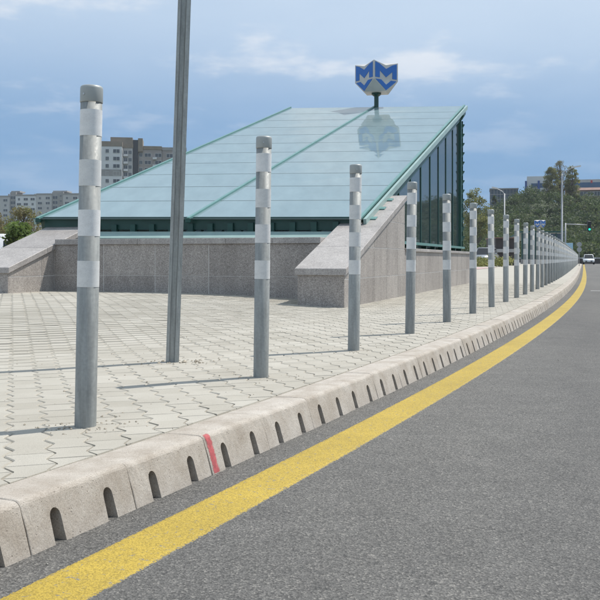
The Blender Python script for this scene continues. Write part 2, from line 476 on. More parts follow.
# the cross street at the far end
k = len(vs)
vs += [(-40, 143, ROAD_Z-0.004), (160, 143, ROAD_Z-0.004), (160, 158, ROAD_Z-0.004), (-40, 158, ROAD_Z-0.004)]
road = pyd('road', vs, fs + [(k, k+1, k+2, k+3)], MAT['asphalt'])
tag(road, kind='structure')

def ribbon(name, d0, d1, y0, y1, step, jit, mat, z, parent):
    vs, fs = [], []
    y = y0; n = 0
    ja = jb = 0.0
    while y < y1:
        ja = 0.6*ja + random.uniform(-jit, jit); jb = 0.6*jb + random.uniform(-jit, jit)
        for e_, zz in ((d0 + ja, z-0.004), (d0 + 0.022, z), (d1 - 0.022, z), (d1 + jb, z-0.004)):
            a = offs(y, e_); vs.append((a.x, a.y, zz))
        if n:
            for q in range(3): fs.append((4*n-4+q, 4*n-3+q, 4*n+1+q, 4*n+q))
        n += 1
        y += step if y < 14 else step*8
    o = pyd(name, vs, fs, mat, parent)
    at = o.data.attributes.new('edge', 'FLOAT', 'POINT'); at.data.foreach_set('value', [0.0, 0.5, 0.5, 0.0]*n)
    return o
yl = ribbon('yellow_edge_line', ARRIS+0.172, ARRIS+0.382, 0.8, 140, 0.04, 0.0008, MAT['yellow'], ROAD_Z+0.003, road)
yl['label'] = 'solid yellow line painted along the kerb'
# worn transverse line
vs = []
for t in (0.55, 6.0):
    for yy in (23.0, 23.45):
        p = offs(yy, ARRIS + t); vs.append((p.x, p.y, ROAD_Z+0.004))
tl = pyd('worn_white_line', vs, [(0, 2, 3, 1)], MAT['white_line'], road)
at = tl.data.attributes.new('edge', 'FLOAT', 'POINT'); at.data.foreach_set('value', [0.24]*4)
vs = []
# pavement bed
ny, xs = [], []
pv, pf = [], []
rows = list(np.arange(-1, 30, 0.5)) + list(np.arange(30, 141, 3.0))
ts = [0, 0.3, 0.6, 1.0, 1.4, 1.8, 2.2, 2.6, 3, 3.5, 4, 5, 6, 8, 12, 20, 40, 75]
for y in rows:
    p0 = offs(y, BACK + 0.01)
    for t in ts:
        x = p0.x - t
        pv.append((x, p0.y, plaza_z(x, p0.y) - 0.0048))
for i in range(len(rows)-1):
    for j in range(len(ts)-1):
        a = i*len(ts)+j
        pf.append((a, a+len(ts), a+len(ts)+1, a+1))
pavement = pyd('pavement', pv, pf, MAT['sand'])
pavement.data.materials.append(MAT['paving_sheet'])
pidx = []
for p in pavement.data.polygons:
    c_ = p.center
    pidx.append(1 if (c_.y > 24.2 or c_.x < -0.62*c_.y - 1.4) else 0)
pavement.data.polygons.foreach_set('material_index', pidx)
tag(pavement, kind='structure')

# pavers: I-shaped interlocking blocks, columns running to the far left
HL, WW, NW, Y1, Y0 = 0.082, 0.0850, 0.0560, 0.0740, 0.0080
outline = [(WW, HL), (WW, Y1), (NW, Y0), (NW, -Y0), (WW, -Y1), (WW, -HL)]
outline += [(-x, -y) for x, y in outline]
outline = outline[::-1]                       # counter clockwise
def inset(poly, d):
    n = len(poly); out = []
    for i in range(n):
        p0, p1, p2 = Vector(poly[i-1]), Vector(poly[i]), Vector(poly[(i+1) % n])
        e1, e2 = (p1-p0).normalized(), (p2-p1).normalized()
        n1, n2 = Vector((-e1.y, e1.x)), Vector((-e2.y, e2.x))
        mm = (n1+n2); mm = mm / max(0.3, mm.length_squared) * 2
        out.append(tuple(p1 + mm*d))
    return out
area = sum(outline[i-1][0]*outline[i][1]-outline[i][0]*outline[i-1][1] for i in range(12))
if area < 0: outline = outline[::-1]
def shrink(poly, dx, dy): return [(x - math.copysign(dx, x), y - math.copysign(dy, y)*(1 if abs(y) > Y1+0.001 else 0.3)) for x, y in poly]
side = shrink(outline, 0.0026, 0.0002)
top_in = shrink(outline, 0.0078, 0.0030)
adir = Vector((-0.31, 0.95)).normalized(); bdir = Vector((adir.y, -adir.x))
PITCH = WW + NW
def paver_mesh():
    vs = [(x, y, 0.0) for x, y in top_in] + [(x, y, -0.0042) for x, y in side] + [(x, y, -0.03) for x, y in side]
    fs = [tuple(range(12))]
    for i in range(12):
        j = (i+1) % 12
        fs.append((12+i, 12+j, j, i)); fs.append((24+i, 24+j, 12+j, 12+i))
    return vs, fs
pvs, pfs = paver_mesh()
paver_me = bpy.data.meshes.new('paver'); paver_me.from_pydata(pvs, [], pfs); paver_me.update(); paver_me.materials.append(MAT['paver'])
rot = Matrix(((bdir.x, adir.x), (bdir.y, adir.y)))
BO = Vector((0.61, 12.15)); BU = Vector((0.316, 0.949)).normalized(); BW = Vector((BU.y, -BU.x))
def local(x, y):
    d = Vector((x, y)) - BO
    return d.dot(BW), d.dot(BU)
def under_building(x, y):
    a, s = local(x, y)
    return (-6.1 < a < -0.25 and s > 1.75 and s < 14) or (-0.55 < a < -0.25 and s > 0.25) 
base_o = Vector((-1.117, 3.6))
cells = []
inv = rot.inverted()
for ci in range(-160, 200):
    for ri in range(-75, 200):
        q = Vector((ci*PITCH, ri*2*HL + (HL if ci % 2 else 0)))
        p = base_o + rot @ q
        if p.y < 1.0 or p.y > 24.4: continue
        if p.x < -0.62*p.y - 1.6: continue
        yk = p.y
        if p.x > bx(yk) + BACK*1.12 + 0.25: continue
        if under_building(p.x, p.y): continue
        # signed distance to back of kerb
        yy = p.y
        for _ in range(3):
            kp = offs(yy, BACK); t = Vector((bslope(yy), 1)).normalized()
            yy += (p - kp).dot(t) * t.y
        nrm = Vector((t.y, -t.x))
        dist = (p - kp).dot(nrm)
        if dist > 0.12: continue
        cells.append((p, dist, nrm, kp))
def frame_px(p):
    return 300 + 880*p.x/p.y, 259.3 + 880*EYE/p.y
full = [c for c in cells if c[1] < -0.135]
cut = [c for c in cells if c[1] >= -0.135]
infr = sorted([c for c in full if -12 < frame_px(c[0])[0] < 600 and frame_px(c[0])[1] < 606], key=lambda c: c[0].y)
near_ids = set()
ang = math.atan2(bdir.y, bdir.x)
for c in infr[:300]:
    p = c[0]; near_ids.add(id(c))
    o = link('paver', paver_me, pavement)
    o.location = (p.x, p.y, plaza_z(p.x, p.y) + random.gauss(0, 0.0008))
    o.rotation_euler = (random.gauss(0, 0.006), random.gauss(0, 0.006), ang + random.gauss(0, 0.006))
V, F, T = [], [], []
pa = np.array(pvs)
ca, sa = math.cos(ang), math.sin(ang)
for c in full:
    if id(c) in near_ids: continue
    p = c[0]; k = len(V)
    dz = random.gauss(0, 0.0008); tx, ty = random.gauss(0, 0.006), random.gauss(0, 0.006)
    z0 = plaza_z(p.x, p.y) + dz
    nv = 24 if p.y < 12 else 24
    for x, y, z in pvs[:24]:
        V.append((p.x + ca*x - sa*y, p.y + sa*x + ca*y, z0 + z*1.6 + tx*x + ty*y))
    F.append(tuple(range(k, k+12)))
    for i in range(12):
        j = (i+1) % 12
        F.append((k+12+i, k+12+j, k+j, k+i))
    T += [random.random()]*24
for c in cut:
    p, dist, nrm, kp = c
    q = [(p.x + ca*x - sa*y, p.y + sa*x + ca*y) for x, y in side]
    q = clip(q, nrm.x, nrm.y, nrm.dot(kp) - 0.004)
    if len(q) < 3: continue
    cx, cy = sum(a for a, _ in q)/len(q), sum(a for _, a in q)/len(q)
    k = len(V); n = len(q); dz = random.gauss(0, 0.0006)
    for x, y in q: V.append((cx + (x-cx)*0.95, cy + (y-cy)*0.95, plaza_z(p.x, p.y) + dz))
    for x, y in q: V.append((x, y, -0.012))
    F.append(tuple(range(k, k+n)))
    for i in range(n):
        j = (i+1) % n
        F.append((k+n+i, k+n+j, k+j, k+i))
    T += [random.random()]*(2*n)
field = pyd('paving_field', V, F, MAT['paver_far'], pavement)
at = field.data.attributes.new('tone', 'FLOAT', 'POINT'); at.data.foreach_set('value', T)
tag(field, kind='stuff')

# pink paving strip beyond the building
MAT['pink'] = simple('pink_paving', (0.42, 0.30, 0.28), 0.85, var=0.12, vs=2)
vs = []
for yy in np.arange(33, 141, 3):
    p = offs(float(yy), -1.6 - (yy-33)*0.0)
    vs += [(p.x - 3.5, yy, plaza_z(p.x-3.5, yy)+0.006), (p.x - 60, yy, 0.155)]
pink = pyd('pink_paving_strip', vs, [(2*i, 2*i+1, 2*i+3, 2*i+2) for i in range(len(vs)//2-1) if i > 2 and i < 9], MAT['pink'], pavement)

# ------------------------------------------------------------------ kerb stones
def kerb_mesh(seed):
    Lh = 0.2483
    prof = [(-0.180, -0.26), (-0.180, -0.006), (-0.174, 0.0), (-0.090, 0.003)]
    r = 0.026
    for k in range(6):
        a = R(90 - k*78/5)
        prof.append((-0.004 - r + r*math.cos(a), 0.003 - r + r*math.sin(a)))
    prof += [(0.013, -0.075), (0.033, -0.143), (0.040, -0.165), (0.040, -0.26)]
    cx = sum(p[0] for p in prof)/len(prof)
    def ring(t, k):
        return [(cx + (x-cx)*k if z > -0.2 else x, t, z - (1-k)*0.25 if z > -0.2 else z) for x, z in prof]
    bm = bmesh.new()
    rings = []
    ks = random.Random(seed)
    tks = [(-Lh, 0.985), (-Lh+0.001, 0.993), (-Lh+0.004, 1.0)] + [(-Lh+0.004 + (2*Lh-0.008)*q/26, 1.0) for q in range(1, 26)] + [(Lh-0.004, 1.0), (Lh-0.001, 0.993), (Lh, 0.985)]
    chips = [(ks.uniform(-Lh, Lh), ks.uniform(0.008, 0.02), ks.uniform(0.001, 0.0025)) for _ in range(3)] + [(ks.choice([-Lh, Lh]), 0.012, ks.uniform(0.001, 0.0035))]
    for t, k in tks:
        row = []
        for v in ring(t, k):
            x, y_, z = v
            if z > -0.1 and x > -0.06:
                d = sum(dd*math.exp(-((t-c0)/ww)**2) for c0, ww, dd in chips)*math.exp(-((z+0.012)/0.022)**2) + ks.gauss(0, 0.0002)
                x -= d; z -= d*0.7
            row.append(bm.verts.new((x, y_, z)))
        rings.append(row)
    n = len(prof)
    for A, B in zip(rings, rings[1:]):
        for i in range(n):
            bm.faces.new((A[i], B[i], B[(i+1) % n], A[(i+1) % n]))
    bm.faces.new(rings[0]); bm.faces.new(rings[-1][::-1])
    bmesh.ops.recalc_face_normals(bm, faces=bm.faces)
    me = bpy.data.meshes.new('kerb_solid'); bm.to_mesh(me); bm.free()
    body = link('kerb_solid', me)
    bm = bmesh.new()
    for t0 in (-0.125, 0.125):
        arch = [(-0.027, -0.3), (0.027, -0.3), (0.0225, -0.066)]
        for k in range(1, 8):
            a = R(k*180/8); arch.append((0.0225*math.cos(a), -0.066 + 0.0245*math.sin(a)))
        arch.append((-0.0225, -0.066))
        prism(bm, arch, lambda p: (-0.14, t0+p[0]*0.9, p[1]-0.012), lambda p: (0.09, t0+p[0]*1.05, p[1]))
    bmesh.ops.recalc_face_normals(bm, faces=bm.faces)
    me2 = bpy.data.meshes.new('cut'); bm.to_mesh(me2); bm.free()
    cutter = link('cut', me2)
    md = body.modifiers.new('b', 'BOOLEAN'); md.operation = 'DIFFERENCE'; md.object = cutter; md.solver = 'EXACT'
    dg = bpy.context.evaluated_depsgraph_get()
    res = bpy.data.meshes.new_from_object(body.evaluated_get(dg))
    res.name = 'kerb_stone'
    for o in (body, cutter): bpy.data.objects.remove(o)
    res.polygons.foreach_set('use_smooth', [False]*len(res.polygons))
    return res
kmes = [kerb_mesh(q) for q in range(4)]
for kme in kmes:
    kme.materials.clear(); kme.materials.append(MAT['kerb'])
# bedding strip under the stones, parent of them all
vs = []
for y in list(np.arange(-1, 30, 0.5)) + list(np.arange(30, 141, 2.0)):
    a, c_ = offs(float(y), BACK+0.02), offs(float(y), ARRIS+0.03)
    vs += [(a.x, a.y, -0.262), (c_.x, c_.y, -0.262)]
kerb = pyd('kerb', vs, [(2*i, 2*i+1, 2*i+3, 2*i+2) for i in range(len(vs)//2-1)], MAT['concrete'])
tag(kerb, kind='structure')
# joint at the photographed place
sj = float(np.interp(3.363, apy, AS))
red_stone = None
i0 = -8
for i in range(i0, 270):
    s = sj + (i+0.5)*0.5
    y = y_at(s)
    if y > 138 or y < -0.6: continue
    p = offs(y, ARRIS); sl = bslope(y)
    o = link('kerb_stone', kmes[0] if i == 0 else random.choice(kmes), kerb)
    o.location = (p.x + random.gauss(0, 0.0012), p.y, random.gauss(0, 0.0015))
    o.rotation_euler = (0, random.gauss(0, 0.004), -math.atan(sl) + random.gauss(0, 0.002))
    if i == 0: red_stone = o
# red sprayed mark on one stone, just past its joint, following the face
fp = []
for k in range(1, 6):
    an = R(90 - k*78/5); fp.append((-0.030 + 0.0268*math.cos(an), -0.023 + 0.0268*math.sin(an)))
for t in (0.25, 0.5, 0.75, 1.0): fp.append((fp[4][0] + (0.0138-fp[4][0])*t, fp[4][1] + (-0.075-fp[4][1])*t))
for t in (0.25, 0.5, 0.75, 0.97): fp.append((0.0138 + 0.020*t, -0.075 - 0.068*t))
vs = []; ev = []
for k, (x, z) in enumerate(fp):
    a = -0.243 + random.uniform(-0.002, 0.002); c_ = -0.197 + random.uniform(-0.003, 0.003) + 0.003*k/6
    vs += [(x, a, z), (x, a+0.012, z), (x, c_-0.012, z), (x, c_, z)]; ev += [0.0, 0.5, 0.5, 0.0] if k else [0.0, 0.1, 0.1, 0.0]
rm = pyd('red_paint_mark', vs, [(4*i+q, 4*i+q+1, 4*i+q+5, 4*i+q+4) for i in range(len(vs)//4-1) for q in range(3)], MAT['red'], red_stone)
at = rm.data.attributes.new('edge', 'FLOAT', 'POINT'); at.data.foreach_set('value', ev)
rm['label'] = 'red sprayed stripe on the kerb face'

# ------------------------------------------------------------------ bollards
H = 1.385
def make_bollard():
    root = empty('bollard')
    r = 0.0435
    bm = bmesh.new(); lathe(bm, [(r, -0.1), (r, 0.0), (r, H-0.03)]  , 44)
    build('post', bm, MAT['galv'], root, True)
    bm = bmesh.new()
    lathe(bm, [(0.0452, H-0.070), (0.0458, H-0.068), (0.0458, H-0.014), (0.0445, H-0.006), (0.039, H-0.0015), (0.025, H), (0.004, H+0.0005)]  , 44)
    cap = build('cap', bm, MAT['cap'], root, True)
    bm = bmesh.new()
    M = Matrix.Rotation(R(90), 4, 'X')
    for a, rr in ((0, 0.0055),):
        g = bmesh.ops.create_cone(bm, cap_ends=True, segments=10, radius1=rr, radius2=rr*0.8, depth=0.004, matrix=Matrix.Translation((-0.012, -0.0450, H-0.040)) @ M)
    build('screw', bm, MAT['screw'], cap)
    for k in (0.0726, 0.2197, 0.366, 0.515):
        z1 = H*(1-k); z0 = z1 - H*0.0765
        bm = bmesh.new()
        lathe(bm, [(r+0.0009, z0), (r+0.0009, z1)]  , 44, closed=False)
        for zz in (z0, z1):
            lathe(bm, [(r-0.001, zz), (r+0.0009, zz)]  , 44, closed=False)
        build('reflective_band', bm, MAT['tape'], root, True)
    return root
words = ['first', 'second', 'third', 'fourth', 'fifth', 'sixth', 'seventh', 'eighth', 'ninth', 'tenth', 'eleventh', 'twelfth', 'thirteenth', 'fourteenth', 'fifteenth', 'sixteenth', 'seventeenth', 'eighteenth', 'nineteenth', 'twentieth']
# positions
bpos = []
y = 3.583
for i in range(84):
    bpos.append((bx(y), y))
    dy = 1.487 if i < 12 else 1.585*math.cos(math.atan(bslope(y)))
    y += dy
bproto = make_bollard()
for i, (x, y) in enumerate(bpos):
    if y > 128: break
    o = bproto if i == 0 else copy_tree(bproto)
    o.location = (x, y, 0)
    lean = 0.011 if i < 4 else 0.004
    o.rotation_euler = (random.gauss(0, 0.006), lean + random.gauss(0, 0.005), random.uniform(-0.5, 0.5))
    if i == 0: lb = 'nearest and tallest-looking striped steel bollard, at the left of the row'
    elif i < 20: lb = words[i] + ' striped steel bollard of the kerbside row, counted from the nearest at left'
    else: lb = 'striped steel bollard in the crowded far end of the kerbside row'
    tag(o, lb, 'bollard', 'bollards along the kerb')

# sign post with open channel section
root = empty('steel_channel_post', (-0.845, 5.81, 0.0))
tag(root, 'tall leaning galvanised steel channel post standing on the pavers', 'post')
sec = [(-0.040, -0.030), (-0.022, -0.030), (-0.018, -0.012), (0.012, -0.012), (0.016, -0.030), (0.044, -0.030), (0.044, 0.032), (0.040, 0.032),
       (0.040, -0.026), (0.020, -0.026), (0.0165, -0.008), (-0.0215, -0.008), (-0.0255, -0.026), (-0.036, -0.026), (-0.036, 0.032), (-0.040, 0.032)]
bm = bmesh.new()
prism(bm, sec, lambda p: (p[0], p[1], -0.15), lambda p: (p[0], p[1], 3.2))
build('channel', bm, MAT['pole'], root)
bm = bmesh.new(); box(bm, -0.0345, 0.0385, -0.0070, 0.030, -0.1, 0.13); build('foot_sleeve', bm, MAT['galv'], root)
root.rotation_euler = (0, R(1.9), R(10))

# ------------------------------------------------------------------ granite wall of the entrance
def W(a, s, z):
    p = BO + BW*a + BU*s
    return Vector((p.x, p.y, z))
wall = empty('granite_wall', W(-3, 1.5, 0.05))
tag(wall, 'low grey granite wall with sloping coped wings round the station entrance', 'wall')
def wbuild(name, bm, mat):
    o = build(name, bm, mat)
    o.parent = wall
    o.matrix_parent_inverse = Matrix.Translation(-wall.location)
    return o
CT = 0.095
def ztop(s): return 0.56 + 0.31*s
S_END = 4.12; LOW = 0.885; BACK_T = 1.02; SB = 1.25
A_IN, A_L0, A_L1 = -0.68, -5.5, -6.35
T_P = 0.03
# cores (mortar) behind the panels
bm = bmesh.new()
g = 0.004
poly = [(g, -0.3), (13.2, -0.3), (13.2, LOW-0.06), (S_END-0.03, LOW-0.06), (S_END-0.03, ztop(S_END)-CT-0.002), (g, ztop(g)-CT-0.002)]
prism(bm, poly, lambda p: W(-g, p[0], p[1]), lambda p: W(A_IN+g, p[0], p[1]))
poly = [(g, -0.3), (13.2, -0.3), (13.2, LOW-0.06), (S_END-0.03, LOW-0.06), (S_END-0.03, ztop(S_END)-CT-0.002), (g, ztop(g)-CT-0.002)]
prism(bm, poly, lambda p: W(A_L0-g, p[0], p[1]), lambda p: W(A_L1+g, p[0], p[1]))
box_pts = [(A_L0-g-0.002, -0.3), (A_IN+g+0.002, -0.3), (A_IN+g+0.002, BACK_T-CT-0.002), (A_L0-g-0.002, BACK_T-CT-0.002)]
prism(bm, box_pts, lambda p: W(p[0], SB+g, p[1]), lambda p: W(p[0], SB+1.0, p[1]))
wbuild('wall_core', bm, MAT['mortar'])
def panel(poly, f0, f1, mat='granite', name='granite_panel'):
    if len(poly) < 3: return
    bm = bmesh.new(); prism(bm, poly, f0, f1); wbuild(name, bm, MAT[mat])
J = 0.0065
zr = [-0.12, 0.40, 0.86, 1.32, 1.9]
# right wing outer and inner faces, left wing inner and outer faces
def side_panels(a_face, a_in, offset, s_max):
    n = int(s_max/0.88) + 1
    for i in range(n):
        for k in range(4):
            q = [(i*0.88+J, zr[k]+J), ((i+1)*0.88-J, zr[k]+J), ((i+1)*0.88-J, zr[k+1]-J), (i*0.88+J, zr[k+1]-J)]
            q = clip(clip(q, 1, 0, s_max), -1, 0, -T_P-0.003)
            if len(q) < 3: continue
            a = clip(clip(q, 1, 0, S_END), -0.31, 1, 0.56-CT-0.002)
            b_ = clip(clip(q, -1, 0, -S_END-0.002), 0, 1, LOW-0.062)
            for pp in (a, b_):
                if len(pp) >= 3:
                    ar = abs(sum(pp[j-1][0]*pp[j][1]-pp[j][0]*pp[j-1][1] for j in range(len(pp))))/2
                    if ar > 0.004:
                        panel(pp, lambda p: W(a_face, p[0], p[1]), lambda p: W(a_in, p[0], p[1]))
side_panels(0, -T_P, 0, 13.2)
side_panels(A_L0, A_L0-T_P, 0, SB+0.02)
side_panels(A_IN, A_IN+T_P, 0, SB+0.02)
side_panels(A_L1, A_L1+T_P, 0, 13.2)
# front ends of the wings
for a0, a1 in ((A_IN+0.001, -0.001), (A_L1+0.001, A_L0-0.001)):
    panel([(a0, -0.12), (a1, -0.12), (a1, ztop(0)-CT-0.002), (a0, ztop(0)-CT-0.002)], lambda p: W(p[0], 0, p[1]), lambda p: W(p[0], T_P, p[1]))
# upright end where the high part of the right wing stops
panel([(A_IN+0.004, LOW), (-0.004, LOW), (-0.004, ztop(S_END)-CT-0.004), (A_IN+0.004, ztop(S_END)-CT-0.004)], lambda p: W(p[0], S_END+0.002, p[1]), lambda p: W(p[0], S_END-0.028, p[1]))
# back wall panels
nb = 5; wbk = (A_IN - A_L0)/nb
for i in range(nb):
    for z0, z1 in ((-0.1, 0.405), (0.405, BACK_T-CT-0.001)):
        a0, a1 = A_L0 + i*wbk, A_L0 + (i+1)*wbk
        panel([(a0+J, z0+J), (a1-J, z0+J), (a1-J, z1-0.001), (a0+J, z1-0.001)], lambda p: W(p[0], SB, p[1]), lambda p: W(p[0], SB+T_P, p[1]))
# copings
def coping_slab(pts_s, a0, a1):
    bm = bmesh.new()
    prism(bm, pts_s, lambda p: W(a0, p[0], p[1]), lambda p: W(a1, p[0], p[1]))
    bmesh.ops.recalc_face_normals(bm, faces=bm.faces)
    bmesh.ops.bevel(bm, geom=list(bm.edges), offset=0.006, segments=1, affect='EDGES')
    wbuild('coping_slab', bm, MAT['coping'])
def slope_coping(a0, a1, s0, s1, n):
    st = (s1-s0)/n
    for i in range(n):
        x0, x1 = s0 + i*st + 0.0015, s0 + (i+1)*st - 0.0015
        coping_slab([(x0, ztop(x0)-CT), (x1, ztop(x1)-CT), (x1, ztop(x1)), (x0, ztop(x0))], a0, a1)
OV = 0.035
slope_coping(A_IN-OV, OV, -OV, S_END+OV, 4)
slope_coping(A_L1-OV, A_L0+OV, -OV, S_END+OV, 4)
for i in range(6):      # back wall coping
    a0, a1 = A_L0+OV+0.002, A_IN-OV-0.002
    st = (a1-a0)/6
    bm = bmesh.new()
    poly = [(SB-OV, BACK_T-CT), (SB+1.35, BACK_T-CT), (SB+1.35, BACK_T), (SB-OV, BACK_T)]
    prism(bm, poly, lambda p: W(a0+i*st+0.0015, p[0], p[1]), lambda p: W(a0+(i+1)*st-0.0015, p[0], p[1]))
    bmesh.ops.recalc_face_normals(bm, faces=bm.faces)
    bmesh.ops.bevel(bm, geom=list(bm.edges), offset=0.005, segments=1, affect='EDGES')
    wbuild('coping_slab', bm, MAT['coping'])
for i in range(7):      # low wall coping beside the glazing
    x0 = S_END+OV+0.01 + i*1.3; x1 = x0 + 1.297
    for a0, a1 in ((A_IN-0.01, OV), (A_L1-OV, A_L0+0.01)):
        coping_slab([(x0, LOW-0.06), (x1, LOW-0.06), (x1, LOW), (x0, LOW)], a0, a1)

# ------------------------------------------------------------------ glazed canopy
can = empty('glass_canopy', W(-3, 8, 0.1))
tag(can, 'sloping pale glass canopy with green steel frame over the station entrance', 'canopy')
def cbuild(name, bm, mat, parent=None, smooth=False):
    o = build(name, bm, mat, None, smooth)
    o.parent = parent or can
    o.matrix_parent_inverse = Matrix.Translation(-can.location)
    return o
S0, S1 = 2.316, 14.35
def RP(u_, v_):
    """roof surface: u_ 0 left..1 right, v_ 0 eave..1 ridge"""
    s = S0 + (S1-S0)*v_
    aL = -6.48 + (-5.75+6.48)*v_; zL = 1.466 + (5.42-1.466)*v_
    aR = -0.34; zR = 1.373 + (5.186-1.373)*v_
    return W(aL + (aR-aL)*u_, s, zL + (zR-zL)*u_)
nrm_r = ((RP(1, 0)-RP(0, 0)).cross(RP(0, 1)-RP(0, 0))).normalized()
NR = 11
for c_ in range(2):
    for r_ in range(NR):
        u0, u1 = c_*0.5 + 0.004, c_*0.5 + 0.496
        v0, v1 = r_/NR + 0.0014, (r_+1)/NR - 0.0014
        P = [RP(u0, v0), RP(u1, v0), RP(u1, v1), RP(u0, v1)]
        bm = bmesh.new()
        A = [bm.verts.new(p) for p in P]; B = [bm.verts.new(p - nrm_r*0.02) for p in P]
        bm.faces.new(A); bm.faces.new(B[::-1])
        for i in range(4): bm.faces.new((A[i], B[i], B[(i+1) % 4], A[(i+1) % 4]))
        cbuild('roof_panel', bm, MAT['roof_glass'])
for r_ in range(NR+1):       # cross bars just under the panel joints
    v = min(max(r_/NR, 0.002), 0.998)
    bm = bmesh.new(); bar(bm, RP(0.004, v) - nrm_r*0.021, RP(0.996, v) - nrm_r*0.021, 0.05, 0.036, nrm_r)
    cbuild('purlin', bm, MAT['seal'])
for u_ in (0.0, 0.5, 1.0):
    bm = bmesh.new(); bar(bm, RP(u_, -0.012) + nrm_r*0.012, RP(u_, 1.004) + nrm_r*0.012, 0.055, 0.04, nrm_r)
    cbuild('roof_rib', bm, MAT['teal'])
    bm = bmesh.new(); bar(bm, RP(u_, 0.0) - nrm_r*0.15, RP(u_, 1.0) - nrm_r*0.15, 0.09, 0.2, nrm_r)
    cbuild('rafter', bm, MAT['green'])
# light edge flashings down the sides
for u_, sg in ((0.0, -1), (1.0, 1)):
    bm = bmesh.new(); o3 = Vector((BW.x, BW.y, 0))*0.075*sg
    bar(bm, RP(u_, -0.01) + o3 - nrm_r*0.055, RP(u_, 1.004) + o3 - nrm_r*0.055, 0.05, 0.11, nrm_r)
    cbuild('edge_flashing', bm, MAT['flash'])
# eave beam, joints clips, sill and stubs
up = Vector((0, 0, 1))
bm = bmesh.new(); bar(bm, RP(0.01, 0.004) - up*0.137, RP(0.995, 0.004) - up*0.125, 0.12, 0.22)
cbuild('eave_beam', bm, MAT['green'])
bm = bmesh.new(); bar(bm, RP(-0.02, -0.006) - up*0.012, RP(1.005, -0.006) - up*0.012, 0.10, 0.018)
cbuild('eave_flashing', bm, MAT['seal'])
bm = bmesh.new(); bar(bm, RP(0.0, 0.998) - up*0.16, RP(1.0, 0.998) - up*0.16, 0.12, 0.2)
cbuild('ridge_beam', bm, MAT['green'])
for u_ in (0.005, 0.5, 0.995):
    bm = bmesh.new(); g0 = RP(u_, -0.012)
    box(bm, g0.x-0.045, g0.x+0.045, g0.y-0.05, g0.y+0.03, g0.z-0.06, g0.z+0.02, 0.01)
    cbuild('rib_end_cap', bm, MAT['green'])
bm = bmesh.new(); bar(bm, W(-5.42, 2.2, 1.135), W(-0.72, 2.2, 1.09), 0.12, 0.085)
cbuild('front_sill', bm, MAT['flash'])
bm = bmesh.new(); bar(bm, W(-5.42, 2.08, 1.10), W(-0.72, 2.08, 1.075), 0.20, 0.016, Vector((-0.55*BU.x, -0.55*BU.y, 1)))
cbuild('sill_flashing', bm, MAT['flash'])
for i in range(13):
    a = -5.3 + i*0.377
    bm = bmesh.new(); bar(bm, W(a, 2.3, 1.10), W(a, 2.3, 1.30), 0.10, 0.10, (BU.x, BU.y, 0))
    cbuild('sill_stub', bm, MAT['green'])
bm = bmesh.new(); bar(bm, W(-5.95, 2.36, 1.0), W(-5.95, 2.36, 1.40), 0.5, 0.12, (BU.x, BU.y, 0))
cbuild('corner_post', bm, MAT['green'])
# brackets on the sloping copings
for a in (-0.34, -5.93):
    for s in (2.55, 3.2, 3.8):
        zc = ztop(s)
        bm = bmesh.new(); Mx = Matrix.Identity(4)
        p = W(a+0.1, s, zc+0.012)
        bar(bm, W(a+0.02, s, zc+0.012), W(a+0.19, s, zc+0.012), 0.15, 0.016, Vector((-0.31*BU.x, -0.31*BU.y, 1)))
        bk = cbuild('bracket', bm, MAT['teal'])
        bm = bmesh.new(); bar(bm, W(a+0.1, s, zc+0.01), W(a+0.03, s+0.05, zc+0.2), 0.02, 0.07)
        bm2 = cbuild('web', bm, MAT['teal'], bk); bm2.matrix_parent_inverse = Matrix.Translation(-can.location)
# glazed side walls
ms_ = [5.12 + i*1.155 for i in range(8)]
def roof_z(a_u, s): return RP(a_u, (s-S0)/(S1-S0)).z
def a_left(s): return -6.48 + 0.73*(s-S0)/(S1-S0)
for side_u in (1.0, 0.0):
    af = (lambda s: -0.34) if side_u == 1.0 else a_left
    zb = 1.03
    sg = 1 if side_u == 1.0 else -1
    ss = ([S_END+0.08] if True else []) + ms_
    for i, s in enumerate(ms_):
        bm = bmesh.new(); bar(bm, W(af(s), s, zb-0.02), W(af(s), s, roof_z(side_u, s)-0.23), 0.05 if i < 7 else 0.10, 0.055, (BW.x, BW.y, 0))
        cbuild('mullion', bm, MAT['green'])
    for i in range(len(ss)-1):
        a0, a1 = ss[i]+0.035, ss[i+1]-0.035
        if a1 - a0 < 0.1: continue
        bm = bmesh.new()
        q = [(a0, zb), (a1, zb), (a1, roof_z(side_u, a1)-0.24), (a0, roof_z(side_u, a0)-0.24)]
        prism(bm, q, lambda p: W(af(p[0])+0.01*sg, p[0], p[1]), lambda p: W(af(p[0])-0.006*sg, p[0], p[1]))
        cbuild('side_pane', bm, MAT['side_glass'])
    bm = bmesh.new(); bar(bm, W(af(4.16)+0.06*sg, 4.18, 1.0), W(af(13.3)+0.06*sg, 13.3, 1.0), 0.22, 0.055)
    cbuild('side_sill', bm, MAT['teal'])
    for i in range(9):
        s = 4.45 + i*1.08
        bm = bmesh.new(); bar(bm, W(af(s)+0.05*sg, s, LOW-0.01), W(af(s)+0.05*sg, s, 0.985), 0.10, 0.10, (BU.x, BU.y, 0))
        cbuild('sill_foot', bm, MAT['green'])
